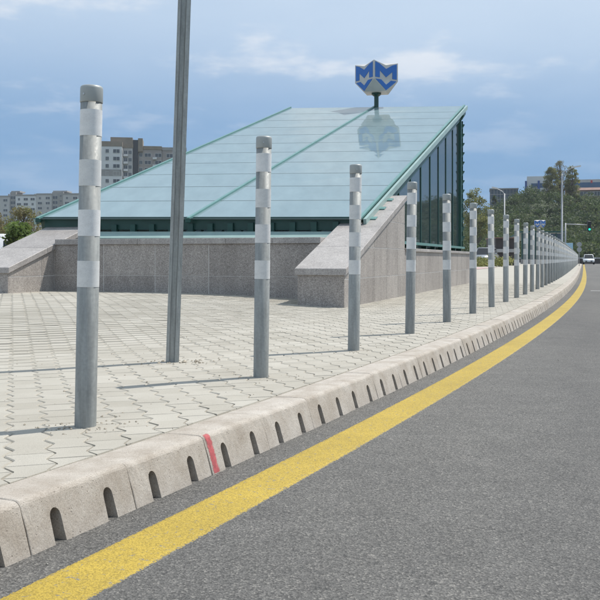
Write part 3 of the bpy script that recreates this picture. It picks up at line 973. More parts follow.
# back front with columns, panes and a ladder of fins
SBK = 13.3
for u_ in (0.0, 0.25, 0.5, 0.75, 1.0):
    p = RP(u_, (SBK-S0)/(S1-S0))
    bm = bmesh.new(); bar(bm, (p.x, p.y, 0.1), (p.x, p.y, p.z-0.24), 0.14, 0.14, (BU.x, BU.y, 0)); cbuild('back_column', bm, MAT['green'])
for i in range(4):
    p0, p1 = RP(i*0.25+0.015, (SBK-S0)/(S1-S0)), RP((i+1)*0.25-0.015, (SBK-S0)/(S1-S0))
    bm = bmesh.new()
    ds = Vector((BU.x, BU.y, 0))*0.012
    A = [bm.verts.new(v) for v in ((p0.x, p0.y, 0.95), (p1.x, p1.y, 0.95), p1-up*0.3, p0-up*0.3)]
    B = [bm.verts.new(v.co + ds) for v in A]
    bm.faces.new(A); bm.faces.new(B[::-1])
    for k in range(4): bm.faces.new((A[k], B[k], B[(k+1) % 4], A[(k+1) % 4]))
    cbuild('back_pane', bm, MAT['side_glass'])
for i in range(14):
    z = 1.25 + i*0.265
    bm = bmesh.new(); bar(bm, W(-0.33, SBK+0.13, z-0.06), W(-0.27, SBK+0.24, z+0.08), 0.14, 0.03)
    cbuild('fin', bm, MAT['green'])
bm = bmesh.new(); bar(bm, W(-0.29, SBK+0.30, 1.0), W(-0.29, SBK+0.30, 4.62), 0.05, 0.05, (BU.x, BU.y, 0)); cbuild('fin_rail', bm, MAT['green'])
bm = bmesh.new(); bar(bm, W(-5.5, 8, 0.16), W(-0.7, 8, 0.16), 10.4, 0.06); cbuild('landing_floor', bm, MAT['concrete'])
# a white pipe lying behind the front sill
bm = bmesh.new(); tube(bm, [W(-1.9, 2.52, 1.16), W(-1.1, 2.52, 1.16)], [0.05, 0.05], 12)
MAT['pipe'] = simple('white_pipe', (0.62, 0.66, 0.72), 0.3)
cbuild('pipe', bm, MAT['pipe'], None, True)

# ------------------------------------------------------------------ metro sign
def metro_sign(name, loc, a, rz, post_h, label):
    root = empty(name, loc, rz)
    tag(root, label, 'sign', 'station cube signs')
    h = a/2
    z0 = post_h; z1 = z0 + a*0.40; z2 = z0 + a*1.0       # tips, chamfer start at corners, top
    cor = [(-h, -h), (h, -h), (h, h), (-h, h)]
    mid_ = [(0, -h), (h, 0), (0, h), (-h, 0)]
    bm = bmesh.new()
    top = [bm.verts.new((x*1.0, y*1.0, z2)) for x, y in cor]
    low = [bm.verts.new((x, y, z1)) for x, y in cor]
    notch = [bm.verts.new((x, y, z2 - a*0.12)) for x, y in mid_]
    tip = [bm.verts.new((x, y, z0 + a*0.05)) for x, y in mid_]
    for i in range(4):
        j = (i+1) % 4
        bm.faces.new((top[i], notch[i], tip[i], low[i])); bm.faces.new((notch[i], top[j], low[j], tip[i]))
        bm.faces.new((low[j], tip[j], tip[i]))
    bm.faces.new(tip[::-1])
    apex = bm.verts.new((0, 0, z2 + a*0.03))
    for i in range(4): bm.faces.new((top[i], notch[i], apex)); bm.faces.new((notch[i], top[(i+1) % 4], apex))
    bmesh.ops.recalc_face_normals(bm, faces=bm.faces)
    bmesh.ops.dissolve_limit(bm, angle_limit=0.01, verts=bm.verts, edges=bm.edges)
    body = build('sign_body', bm, MAT['sign_grey'], root)
    # letter strokes in face coordinates: x -1..1, y 0 (tip) .. 1 (top)
    Mp = [(-0.92, 0.43), (-0.54, 0.43), (-0.54, 0.67), (0.0, 0.46), (0.54, 0.67), (0.54, 0.43), (0.92, 0.43), (0.92, 0.955), (0.56, 0.90), (0.0, 0.745), (-0.56, 0.90), (-0.92, 0.955)]
    Vp = [(-0.90, 0.365), (-0.42, 0.365), (0.0, 0.205), (0.42, 0.365), (0.90, 0.365), (0.0, 0.02)]
    for k in range(4):
        Rk = Matrix.Rotation(k*math.pi/2, 4, 'Z')
        for nm, poly in (('letter_m', Mp), ('letter_v', Vp)):
            bm = bmesh.new()
            def f(p, d): return Rk @ Vector((p[0]*h*0.97, -h - d, z0 + a*0.05 + p[1]*a*0.95))
            A = [bm.verts.new(f(p, -0.004)) for p in poly]; B = [bm.verts.new(f(p, 0.010)) for p in poly]
            from mathutils.geometry import tessellate_polygon
            for t3 in tessellate_polygon([[Vector((p[0], p[1], 0)) for p in poly]]):
                bm.faces.new([A[i] for i in t3]); bm.faces.new([B[i] for i in reversed(t3)])
            for i in range(len(poly)):
                j = (i+1) % len(poly); bm.faces.new((A[i], B[i], B[j], A[j]))
            build(nm, bm, MAT['sign_blue'], body)
    bm = bmesh.new(); lathe(bm, [(a*0.075, -0.25), (a*0.075, z0-0.06), (a*0.16, z0+a*0.0), (a*0.16, z0+a*0.06)], 14)
    build('post', bm, MAT['green'], root, False)
    return root
sp_ = RP(0.52, 0.995)
metro_sign('metro_sign', (sp_.x - 0.02, sp_.y+0.05, 5.25), 0.92, R(33.5), 0.42, 'grey cube sign with blue letters on a short post atop the canopy')

# ------------------------------------------------------------------ foliage
def leaf_mat(name, cols):
    m, nt, b = new_mat(name)
    a = N(nt, 'ShaderNodeAttribute'); a.attribute_name = 'tone'
    L(nt, ramp(nt, a.outputs['Fac'], [(i/(len(cols)-1), c) for i, c in enumerate(cols)]), b.inputs['Base Color'])
    b.inputs['Roughness'].default_value = 0.65
    tl_ = N(nt, 'ShaderNodeBsdfTranslucent')
    L(nt, ramp(nt, a.outputs['Fac'], [(i/(len(cols)-1), tuple(min(1, x*1.2) for x in c)) for i, c in enumerate(cols)]), tl_.inputs[0])
    mx = N(nt, 'ShaderNodeMixShader'); mx.inputs[0].default_value = 0.42
    L(nt, b.outputs[0], mx.inputs[1]); L(nt, tl_.outputs[0], mx.inputs[2])
    L(nt, mx.outputs[0], nt.nodes['Material Output'].inputs[0])
    return m
MAT['leaf_green'] = leaf_mat('spring_leaves', [(0.07, 0.115, 0.025), (0.12, 0.18, 0.04), (0.17, 0.24, 0.06)])
MAT['leaf_brown'] = leaf_mat('budding_twigs', [(0.13, 0.115, 0.06), (0.19, 0.165, 0.075), (0.20, 0.22, 0.07)])
MAT['leaf_wood'] = leaf_mat('wood_leaves', [(0.032, 0.055, 0.02), (0.055, 0.085, 0.027), (0.085, 0.12, 0.04), (0.125, 0.14, 0.065)])
MAT['leaf_pale'] = leaf_mat('pale_spring_leaves', [(0.12, 0.14, 0.045), (0.19, 0.20, 0.065), (0.26, 0.26, 0.10)])
MAT['bark'] = simple('bark', (0.10, 0.085, 0.065), 0.9, var=0.3, vs=8)
def leaves(clumps, per, size, seed, shape=0.7):
    """clumps: (x,y,z,r,tone); returns verts, quads, tones"""
    g = np.random.default_rng(seed)
    C = np.array([c[:3] for c in clumps]); rr = np.array([c[3] for c in clumps]); tn = np.array([c[4] for c in clumps])
    idx = np.repeat(np.arange(len(C)), per)
    n = len(idx)
    d = g.normal(size=(n, 3)); d /= np.linalg.norm(d, axis=1)[:, None]
    rad = g.random(n)**0.45
    P = C[idx] + d*(rad*rr[idx])[:, None]*np.array([1, 1, 0.8])
    a = g.normal(size=(n, 3)); a /= np.linalg.norm(a, axis=1)[:, None]
    c_ = np.cross(a, d + 0.6*g.normal(size=(n, 3))); c_ /= np.linalg.norm(c_, axis=1)[:, None] + 1e-9
    s = size*(0.6 + 0.8*g.random(n))
    a *= s[:, None]; c_ *= (s*shape)[:, None]
    Vv = np.stack([P-a, P-c_*0.9, P+a, P+c_], 1).reshape(-1, 3)
    tone = np.clip(tn[idx] + g.normal(0, 0.16, n), 0, 1)
    return Vv, tone
def leaf_obj(name, Vv, tone, mat, parent=None):
    n = len(Vv)//4
    me = bpy.data.meshes.new(name)
    me.vertices.add(n*4); me.vertices.foreach_set('co', Vv.astype(np.float32).ravel())
    me.loops.add(n*4); me.loops.foreach_set('vertex_index', np.arange(n*4, dtype=np.int32))
    me.polygons.add(n); me.polygons.foreach_set('loop_start', np.arange(0, n*4, 4, dtype=np.int32))
    me.update()
    at = me.attributes.new('tone', 'FLOAT', 'POINT'); at.data.foreach_set('value', np.repeat(tone, 4).astype(np.float32))
    me.materials.append(mat)
    return link(name, me, parent)
def tree(name, loc, h, rx, label, mat, n_clump=26, per=220, leaf=0.16, base=0.25, seed=0, group=None, upright=False, trunk_r=0.14):
    g = random.Random(seed)
    root = empty(name, loc)
    tag(root, label, 'tree', group)
    bm = bmesh.new()
    tube(bm, [(0, 0, -0.4), (0.05*h*g.uniform(-1, 1)*0.4, 0, h*0.35), (0.03*h*g.uniform(-1, 1), 0.02*h, h*0.7), (0, 0, h*0.92)], [trunk_r, trunk_r*0.75, trunk_r*0.45, trunk_r*0.12], 7)
    cl = []
    for i in range(n_clump):
        t = g.random()
        z = h*(base + (1-base)*t*0.93)
        prof = math.sin(math.pi*min(1, 0.12 + 0.86*t))**0.7
        an = g.uniform(0, 2*math.pi); rad = rx*prof*math.sqrt(g.random())*0.9
        if upright: rad *= 0.75
        p = (math.cos(an)*rad, math.sin(an)*rad, z)
        r = rx*g.uniform(0.20, 0.36)*(1.0 if not upright else 0.75)
        cl.append((*p, r, g.uniform(0.15, 0.85)))
        zb_ = z - rad*(0.7 if not upright else 2.0) - 0.08*h
        zb_ = max(h*0.12, zb_)
        tube(bm, [(0, 0, zb_), (p[0]*0.5, p[1]*0.5, (zb_+z)/2 - 0.02*h), p], [trunk_r*0.35, trunk_r*0.22, trunk_r*0.06], 5)
    build('trunk', bm, MAT['bark'], root)
    Vv, tone = leaves(cl, per, leaf, seed+1)
    leaf_obj('crown', Vv, tone, mat, root)
    return root
def PX(px, Y, py=None):
    """a place in the scene seen in the photograph's direction px at depth Y"""
    return ((px-300)/880*Y, Y, 0 if py is None else EYE + (259.3-py)/880*Y)

# trees left of the entrance
for k, (px, Y, top, rx, mt, lb, nm) in enumerate([
        (19, 50, 219, 1.6, 'leaf_green', 'fresh green bushy tree in front of the long apartment block', 'bushy_tree'),
        (24, 76, 203, 2.1, 'leaf_brown', 'brownish budding tree behind the green bush at far left', 'budding_tree'),
        (-6, 74, 209, 2.0, 'leaf_brown', 'brownish budding tree cut by the left edge of the picture', 'budding_tree'),
        (58, 84, 213, 1.8, 'leaf_brown', 'brownish budding tree half hidden by the canopy corner', 'budding_tree')]):
    x, y, z = PX(px, Y, top)
    tree(nm, (x, y, -0.1), z+0.1, rx, lb, MAT[mt], 30, 260 if mt == 'leaf_green' else 170, 0.10 if mt == 'leaf_green' else 0.075, 0.15, 40+k)

# ------------------------------------------------------------------ apartment blocks
MAT['facade_light'] = simple('pale_render', (0.46, 0.45, 0.44), 0.9, var=0.12, vs=0.25)
MAT['facade_white'] = simple('white_render', (0.62, 0.62, 0.62), 0.9, var=0.08, vs=0.25)
MAT['facade_brown'] = simple('brownish_render', (0.33, 0.295, 0.275), 0.9, var=0.15, vs=0.25)
MAT['facade_grey'] = simple('grey_panel', (0.30, 0.29, 0.28), 0.9, var=0.15, vs=0.3)
MAT['facade_dark'] = simple('dark_stair_glazing', (0.035, 0.037, 0.042), 0.4, var=0.2, vs=0.4)
MAT['roof_brown'] = simple('roof_edge', (0.25, 0.21, 0.165), 0.9, var=0.15, vs=0.4)
MAT['win'] = simple('window_glass', (0.08, 0.09, 0.10), 0.12, 0, 0.4, 0.3)
MAT['frame'] = simple('window_frame', (0.55, 0.55, 0.54), 0.6, 0, 0.1)
def win_meshes(w, h):
    bm = bmesh.new()
    t = 0.10
    for x0, x1, z0, z1 in ((-w/2, -w/2+t, 0, h), (w/2-t, w/2, 0, h), (-w/2+t, w/2-t, 0, t), (-w/2+t, w/2-t, h-t, h), (-t/2, t/2, t, h-t)):
        box(bm, x0, x1, -0.12, 0.02, z0, z1)
    f = bpy.data.meshes.new('window'); bm.to_mesh(f); bm.free(); f.materials.append(MAT['frame'])
    bm = bmesh.new(); box(bm, -w/2+t, w/2-t, -0.05, 0.0, t, h-t)
    p = bpy.data.meshes.new('pane'); bm.to_mesh(p); bm.free(); p.materials.append(MAT['win'])
    return f, p
WSM, WLG, WBAL = win_meshes(1.3, 1.5), win_meshes(2.5, 1.5), win_meshes(3.0, 1.9)
def add_window(root, x, y, z, kind, rz=0):
    f = link('window', kind[0], root); f.location = (x, y, z); f.rotation_euler = (0, 0, rz)
    p = link('pane', kind[1], f)
def wall_box(root, name, mat, x0, x1, y0, y1, z0, z1):
    bm = bmesh.new(); box(bm, x0, x1, y0, y1, z0, z1); return build(name, bm, MAT[mat], root)

# the tall block behind the canopy
Yb = 330.0; sc = Yb/880
def bz(py): return EYE + (259.3-py)*sc
def bxp(px): return (px-300)*sc
root = empty('apartment_tower', (bxp(122), Yb, 0), R(8))
tag(root, 'tall pale apartment tower with brown parapet and dark stair shaft above the canopy', 'building')
def rx_(px): return (px-122)*sc
wall_box(root, 'wall', 'facade_white', rx_(98), rx_(122), 0, 9, 0, bz(146.5))
wall_box(root, 'parapet', 'roof_brown', rx_(97.7), rx_(122.4), -0.15, 9.1, bz(146.4), bz(141.5))
wall_box(root, 'panel_band', 'facade_grey', rx_(98.02), rx_(121.5), -0.08, 0.1, bz(176), bz(169.5))
wall_box(root, 'wall', 'facade_light', rx_(122.1), rx_(132), 3.2, 11, 0, bz(147))
wall_box(root, 'parapet', 'roof_brown', rx_(122.5), rx_(132.4), 3.0, 11.2, bz(146.9), bz(142.5))
wall_box(root, 'stair_shaft', 'facade_dark', rx_(132.1), rx_(137.2), 4.6, 13, 0, bz(138))
wall_box(root, 'lift_house', 'roof_brown', rx_(110), rx_(131.9), 3.5, 14, bz(146), bz(136))
wall_box(root, 'lift_house', 'roof_brown', rx_(137.3), rx_(142), 4.0, 14, bz(150), bz(136.5))
wall_box(root, 'wall', 'facade_brown', rx_(137.4), rx_(161), 5.4, 15, 0, bz(147.5))
wall_box(root, 'parapet', 'roof_brown', rx_(142.2), rx_(161.2), 5.2, 15.2, bz(147.4), bz(143.8))
wall_box(root, 'wall', 'facade_brown', rx_(161.2), rx_(186), 5.9, 15, 0, bz(148))
wall_box(root, 'parapet', 'roof_grey' if False else 'facade_grey', rx_(161.3), rx_(186.2), 5.7, 15.2, bz(147.9), bz(144.6))
for k in range(7):
    zf = bz(153.2) - k*2.8
    add_window(root, rx_(107.5), -0.02, zf, WSM); add_window(root, rx_(116.5), -0.02, zf, WLG)
    add_window(root, rx_(125.2), 3.18, zf, WSM); add_window(root, rx_(129.5), 3.18, zf, WSM)
    add_window(root, rx_(140), 5.38, zf-0.7, WSM); add_window(root, rx_(147), 5.38, zf-0.7, WLG)
    add_window(root, rx_(157.5), 5.38, zf-0.7, WLG); add_window(root, rx_(169), 5.88, zf-0.7, WLG); add_window(root, rx_(178), 5.88, zf-0.7, WSM)
    add_window(root, rx_(122)+0.02+0.1, 1.6, zf, WSM, R(90))
    for q in ((rx_(123), rx_(127.5), 2.0, 3.19, zf-0.9, zf-0.1), (rx_(152), rx_(156), 4.4, 5.39, zf-1.6, zf-0.8)):
        bm = bmesh.new(); box(bm, *q); build('balcony', bm, MAT['facade_white'], root)

# the long panel block on the left
Yb = 490.0; sc = Yb/880
root = empty('panel_block', (bxp(40), Yb, 0), R(-4))
tag(root, 'long grey panel apartment block with raised stair towers at far left', 'building')
def rl_(px): return (px-40)*sc
secs = [(-40, -18, 'facade_grey', 198), (-18, 9, 'facade_light', 197), (15, 36, 'facade_white', 196), (36, 52, 'facade_light', 195), (63.5, 80, 'facade_light', 195), (80, 105, 'facade_grey', 195)]
for a0, a1, mt, tp in secs:
    wall_box(root, 'wall', mt, rl_(a0)+0.03, rl_(a1)-0.03, 0, 11, 0, bz(tp))
    wall_box(root, 'parapet', 'facade_grey', rl_(a0)+0.05, rl_(a1)-0.05, -0.12, 11.1, bz(tp)+0.01, bz(tp-1.6))
    n = max(2, int((a1-a0)/7))
    for j in range(n):
        for k in range(7):
            add_window(root, rl_(a0 + (j+0.5)*(a1-a0)/n), -0.02, bz(tp) - 2.5 - k*2.8, WLG if (j+k) % 3 else WSM)
for a0, a1 in ((9, 15), (52, 63.5)):
    wall_box(root, 'stair_tower', 'facade_grey', rl_(a0), rl_(a1), 0.5, 11, 0, bz(192))
    wall_box(root, 'roof_house', 'facade_grey', rl_(a0), rl_(a1+3), 2, 10, bz(192)+0.01, bz(190.5))
    for k in range(8):
        add_window(root, rl_((a0+a1)/2 - (0 if a1-a0 < 8 else 2.5)), 0.48, bz(192)-4 - k*2.8, WBAL)
        if a1-a0 > 8: add_window(root, rl_(a1-2.6), 0.48, bz(192)-3 - k*2.8, WSM)
for px in (5, 32, 47, 57, 70):
    bm = bmesh.new(); box(bm, rl_(px)-0.35, rl_(px)+0.35, 4, 4.8, bz(197), bz(193.2)); build('chimney', bm, MAT['facade_grey'], root)

# ------------------------------------------------------------------ the hill on the right
HX0 = 30
def hill_z(x, y):
    a = x/max(y, 1)
    up_ = min(1, max(0, (a-0.10)/0.17)); up_ = up_*up_*(3-2*up_)
    t = min(1, max(0, (y-165)/105)); t = t*t*(3-2*t)*0.8 + t*0.2
    w_ = 1.2*math.sin(x*0.11+y*0.05) + 0.8*math.sin(x*0.23-y*0.13)
    return up_*(t*17.5) + w_*t*up_ - 0.3
hv, hf = [], []
nx_, ny_ = 60, 24
for j in range(ny_):
    y = 160 + j*(400-160)/(ny_-1)
    for i in range(nx_):
        x = -20 + i*(330)/(nx_-1)
        hv.append((x, y, hill_z(x, y)))
for j in range(ny_-1):
    for i in range(nx_-1):
        a = j*nx_+i; hf.append((a, a+1, a+nx_+1, a+nx_))
hm_ = simple('hill_undergrowth', (0.045, 0.06, 0.026), 0.95, 0, 0.5, 0.3)
hill = pyd('hill', hv, hf, hm_, None, True); tag(hill, kind='structure')
g = np.random.default_rng(11)
cl = []
for i in range(900):
    y = 168 + 105*g.random()**0.9
    x = y*(0.12 + 0.46*g.random())
    z = hill_z(x, y)
    r = g.uniform(0.9, 3.1); tone = g.uniform(0.1, 0.8)
    for k in range(3):
        cl.append((x+g.normal(0, r*0.6), y+g.normal(0, r*0.6), z + r*g.uniform(0.3, 1.2), r*g.uniform(0.5, 0.9), tone + g.normal(0, 0.1)))
Vv, tone = leaves(cl, 90, 0.24, 5)
wood = leaf_obj('hillside_wood', Vv, tone, MAT['leaf_wood'])
tag(wood, 'dense green scrub and trees covering the hillside', 'wood', kind='stuff')
# individual trees
def htree(name, px, Y, top, rx, lb, mat, **kw):
    x = (px-300)/880*Y; z0 = hill_z(x, Y) if Y > 160 else 0
    z1 = EYE + (259.3-top)/880*Y
    tree(name, (x, Y, z0), z1-z0, rx, lb, MAT[mat], **kw)
htree('roadside_tree', 476, 150, 186, 2.7, 'round pale green tree right of the canopy', 'leaf_pale', n_clump=60, per=110, leaf=0.12, base=0.3, seed=81, trunk_r=0.2)
htree('poplar_tree', 551, 262, 166, 3.6, 'yellow green tree on the hilltop before the white building', 'leaf_pale', n_clump=70, per=120, leaf=0.14, base=0.1, seed=82, upright=True, trunk_r=0.28)
htree('poplar_tree', 560, 268, 159, 4.2, 'tallest bare-topped tree on the hilltop behind the lamp post', 'leaf_brown', n_clump=90, per=60, leaf=0.12, base=0.1, seed=83, upright=True, trunk_r=0.32)
htree('poplar_tree', 572, 262, 165, 3.4, 'yellow green tree on the hilltop right of the lamp post', 'leaf_pale', n_clump=70, per=120, leaf=0.14, base=0.1, seed=84, upright=True, trunk_r=0.28)
htree('cypress_tree', 494.5, 250, 193, 0.9, 'small pointed dark tree beside the dark hilltop building', 'leaf_wood', n_clump=24, per=120, leaf=0.2, base=0.05, seed=85)

# ------------------------------------------------------------------ hilltop buildings
MAT['blue_clad'] = simple('blue_cladding', (0.02, 0.07, 0.26), 0.4, 0, 0.1)
MAT['blue_glass'] = simple('blue_glass_band', (0.045, 0.10, 0.19), 0.15, 0, 0.25, 0.2)
MAT['dark_glass'] = simple('dark_glass_facade', (0.06, 0.085, 0.11), 0.2, 0, 0.3, 0.2)
MAT['orange'] = simple('orange_panel', (0.5, 0.16, 0.05), 0.6)
MAT['sq_yellow'] = simple('yellow_panel', (0.55, 0.4, 0.05), 0.6)
MAT['sq_red'] = simple('red_panel', (0.45, 0.05, 0.06), 0.6)
MAT['brick'] = simple('brownish_brick', (0.22, 0.135, 0.11), 0.9, 0, 0.2, 0.5)
Yb = 300.0; sc = Yb/880
root = empty('office_building', (bxp(527), Yb, 0), R(-14))
tag(root, 'white hilltop office building with blue columns and window bands', 'building')
def ro_(px): return (px-527)*sc
wall_box(root, 'wall', 'facade_white', ro_(527), ro_(552), 0, 12, 8, bz(176.5))
for a, b_ in ((525, 526.9), (537.3, 539.3)):
    wall_box(root, 'column', 'blue_clad', ro_(a), ro_(b_), -0.5, 1, 8, bz(181))
for t0, t1 in ((183.5, 188), (191.5, 195), (198, 202)):
    wall_box(root, 'window_band', 'blue_glass', ro_(531), ro_(537.2), -0.1, 0.3, bz(t1), bz(t0))
    wall_box(root, 'window_band', 'blue_glass', ro_(539.4), ro_(548), -0.1, 0.3, bz(t1), bz(t0))
root = empty('glass_office_building', (bxp(511), Yb+10, 0), R(-12)); Yb = 310.0; sc = Yb/880
tag(root, 'dark glass hilltop building left of the white one', 'building')
def rg_(px): return (px-511)*sc
wall_box(root, 'wall', 'dark_glass', rg_(497), rg_(524.5), 0, 12, 6, bz(189.5))
wall_box(root, 'roof_edge', 'facade_grey', rg_(496.6), rg_(525), -0.3, 12.2, bz(189.4), bz(188.2))
for k in range(9):
    wall_box(root, 'mullion', 'facade_grey', rg_(498+k*3.1)-0.07, rg_(498+k*3.1)+0.07, -0.12, 0.02, 6, bz(189.6))
for t in (194, 199):
    wall_box(root, 'floor_band', 'facade_grey', rg_(497.2), rg_(524.3), -0.08, 0.02, bz(t+0.6), bz(t))
root = empty('long_office_building', (bxp(590), Yb+8, 0), R(-14)); Yb = 318.0; sc = Yb/880
tag(root, 'long hilltop building with blue glass band and coloured squares at right', 'building')
def rr_(px): return (px-590)*sc
wall_box(root, 'wall', 'facade_light', rr_(577), rr_(650), 0, 12, 8, bz(179.5))
wall_box(root, 'window_band', 'blue_glass', rr_(580), rr_(648), -0.15, 0.2, bz(187.5), bz(182.5))
for i, px in enumerate((577.5, 585.5, 597.5, 609, 622)):
    wall_box(root, 'colour_square', ('orange', 'sq_yellow', 'sq_red')[i % 3], rr_(px), rr_(px+1.8), -0.3, -0.16, bz(183.2), bz(180.6))
wall_box(root, 'end_wall', 'orange', rr_(574.5), rr_(576.9), -0.2, 11, 8, bz(180))
Yb = 285.0; sc = Yb/880
root = empty('brick_house', (bxp(595), Yb, 0), R(-15))
tag(root, 'low brownish brick building on the hill below the coloured squares', 'building')
def rb_(px): return (px-595)*sc
wall_box(root, 'wall', 'brick', rb_(579), rb_(622), 0, 8, 8, bz(190))
bm = bmesh.new(); prism(bm, [(-0.6, bz(190)), (8.6, bz(190)), (4, bz(186.5))], lambda p: (rb_(578), p[0], p[1]), lambda p: (rb_(623), p[0], p[1])); build('roof', bm, MAT['brick'], root)
for i in range(5): add_window(root, rb_(584+i*6.5), -0.02, bz(196), WLG)

# ------------------------------------------------------------------ street furniture far down the road
MAT['lamp_grey'] = simple('lamp_post_grey', (0.35, 0.36, 0.37), 0.5, 0.4, 0.1)
MAT['black'] = simple('black_housing', (0.012, 0.013, 0.014), 0.5)
def lamp(px, Y, top, label, arm=1.6, adir_=1):
    x = (px-300)/880*Y; zt = EYE + (259.3-top)/880*Y
    root = empty('street_lamp', (x, Y, 0.0)); tag(root, label, 'street lamp', 'street lamps')
    bm = bmesh.new(); tube(bm, [(0, 0, -0.1), (0, 0, 1.2), (0, 0, 1.25), (0, 0, zt-0.7)], [0.15, 0.15, 0.11, 0.075], 10); build('pole', bm, MAT['lamp_grey'], root, True)
    bm = bmesh.new(); tube(bm, [(0, 0, zt-0.8), (0.25*adir_, 0, zt-0.45), (arm*0.8*adir_, 0, zt)], [0.06, 0.05, 0.04], 8); build('arm', bm, MAT['lamp_grey'], root)
    bm = bmesh.new(); bar(bm, (arm*0.6*adir_, 0, zt-0.05), (arm*adir_*1.15, 0, zt+0.1), 0.28, 0.14); build('lamp_head', bm, MAT['facade_white'], root)
    return root
lamp(562, 87, 167, 'tall street lamp rising against the hilltop trees')
lamp(504.5, 112, 188, 'street lamp left of the hill, arm pointing left', adir_=-1, arm=1.4)
# traffic light on a mast arm
Yt = 89.0
x0 = (563-300)/880*Yt; x1 = (588.5-300)/880*Yt; za = EYE + (259.3-224)/880*Yt
root = empty('traffic_light', (x0+0.25, Yt, 0)); tag(root, 'traffic light showing green on a long mast arm over the road', 'traffic light')
bm = bmesh.new(); tube(bm, [(0, 0, -0.1), (0, 0, za+0.1)], [0.09, 0.07], 10); build('pole', bm, MAT['lamp_grey'], root, True)
bm = bmesh.new(); tube(bm, [(0, 0, za), (x1-x0-0.25, 0, za-0.1)], [0.06, 0.045], 8); build('mast_arm', bm, MAT['lamp_grey'], root, True)
bm = bmesh.new(); box(bm, x1-x0-0.42, x1-x0-0.06, -0.28, -0.06, za-0.75, za+0.28, 0.03); hd = build('signal_head', bm, MAT['black'], root)
mg = bpy.data.materials.new('green_signal_light'); mg.use_nodes = True
mb = mg.node_tree.nodes['Principled BSDF']; mb.inputs['Base Color'].default_value = (0.02, 0.5, 0.4, 1)
mb.inputs['Emission Color'].default_value = (0.02, 0.9, 0.62, 1); mb.inputs['Emission Strength'].default_value = 0.9
for k, mt in ((0, MAT['black']), (1, MAT['black']), (2, mg)):
    bm = bmesh.new()
    bmesh.ops.create_cone(bm, cap_ends=True, segments=16, radius1=0.11, radius2=0.11, depth=0.05, matrix=Matrix.Translation((x1-x0-0.24, -0.30, za+0.11-k*0.33)) @ Matrix.Rotation(R(90), 4, 'X'))
    build('lens', bm, mt, hd)
# square blue sign and back of two round signs
def sign_post(px, Y, py, label, kind, name):
    x = (px-300)/880*Y; z = EYE + (259.3-py)/880*Y
    root = empty(name, (x, Y, 0)); tag(root, label, 'sign')
    bm = bmesh.new(); tube(bm, [(0, 0.05, -0.1), (0, 0.05, z+0.3)], [0.035, 0.035], 8); build('pole', bm, MAT['lamp_grey'], root, True)
    if kind == 'square':
        bm = bmesh.new(); box(bm, -0.34, 0.34, -0.02, 0.0, z-0.4, z+0.4, 0.008); build('plate', bm, MAT['sky_sign'], root)
    else:
        for dz in (0.27, -0.27):
            bm = bmesh.new(); bmesh.ops.create_cone(bm, cap_ends=True, segments=20, radius1=0.26, radius2=0.26, depth=0.02, matrix=Matrix.Translation((0, -0.01, z+dz)) @ Matrix.Rotation(R(90), 4, 'X')); build('round_plate', bm, MAT['lamp_grey'], root)
MAT['sky_sign'] = simple('pale_blue_sign', (0.33, 0.52, 0.66), 0.4, 0, 0.08)
sign_post(569.5, 88, 247, 'square pale blue sign above the far bollards', 'square', 'road_sign')
sign_post(579.3, 92, 247, 'pair of grey round sign backs on one pole near the car', 'round', 'road_sign')

# second station entrance far down the pavement
Y2 = 104.0
x0 = (522-300)/880*Y2; x1 = (563-300)/880*Y2
root = empty('far_station_canopy', (x0, Y2, 0.1)); tag(root, 'distant green framed glass canopy behind the far bollards', 'canopy')
wd = x1-x0; zt = EYE + (259.3-231)/880*Y2
bm = bmesh.new(); prism(bm, [(-0.2, zt-0.1), (8, zt-0.9), (8, zt-1.1), (-0.2, zt-0.3)], lambda p: (-0.2, p[0], p[1]), lambda p: (wd+0.2, p[0], p[1])); build('roof', bm, MAT['green'], root)
for i in range(7):
    bm = bmesh.new(); bar(bm, (i*wd/6, 0, 0), (i*wd/6, 0, zt-0.35), 0.14, 0.14); build('mullion', bm, MAT['green'], root)
for i in range(6):
    bm = bmesh.new(); box(bm, i*wd/6+0.07, (i+1)*wd/6-0.07, 0.0, 0.02, 0.6, zt-0.4); build('pane', bm, MAT['dark_glass'], root)
bm = bmesh.new(); box(bm, -0.1, wd+0.1, -0.15, 0.3, -0.1, 0.58); build('base_wall', bm, MAT['granite'], root)
z_s = EYE + (259.3-228)/880*Y2
metro_sign('metro_sign', ((541-300)/880*Y2, Y2+0.5, zt-0.25), 0.95, R(40), 0.6, 'distant grey and blue cube sign above the far bollards')

# dark low building and parapet beyond the plaza
Y3 = 78.0
root = empty('dark_kiosk', ((507-300)/880*Y3, Y3, 0)); tag(root, 'low dark brown building with a pale grey band seen between bollards', 'building')
MAT['dark_brown'] = simple('dark_brown_panel', (0.045, 0.036, 0.034), 0.6, 0, 0.25, 0.6)
k3 = Y3/880
bm = bmesh.new(); box(bm, -11.5*k3, 12*k3, 0, 4, -0.2, EYE+10*k3); build('lower_wall', bm, MAT['dark_brown'], root)
bm = bmesh.new(); box(bm, -13*k3, 12.5*k3, -0.25, 4.2, EYE+7*k3, EYE+10.3*k3); build('pale_band', bm, MAT['concrete_light'], root)
bm = bmesh.new(); box(bm, -11*k3, 12*k3, 0.1, 4, EYE+10.3*k3, EYE+21*k3); build('upper_wall', bm, MAT['dark_brown'], root)
bm = bmesh.new(); box(bm, -11.6*k3, 12.4*k3, -0.1, 4.2, EYE+21*k3, EYE+22*k3); build('roof_slab', bm, MAT['brick'], root)
# wall across the end of the road
root = empty('boundary_wall', (60, 160, -0.2)); tag(root, 'long low brown wall with pale coping across the end of the road', 'wall')
bm = bmesh.new(); box(bm, -45, 110, 0, 0.5, -0.2, 0.98); build('wall_body', bm, MAT['dark_brown'], root)
bm = bmesh.new(); box(bm, -45.1, 110.1, -0.08, 0.6, 0.98, 1.22); build('coping', bm, MAT['concrete_light'], root)
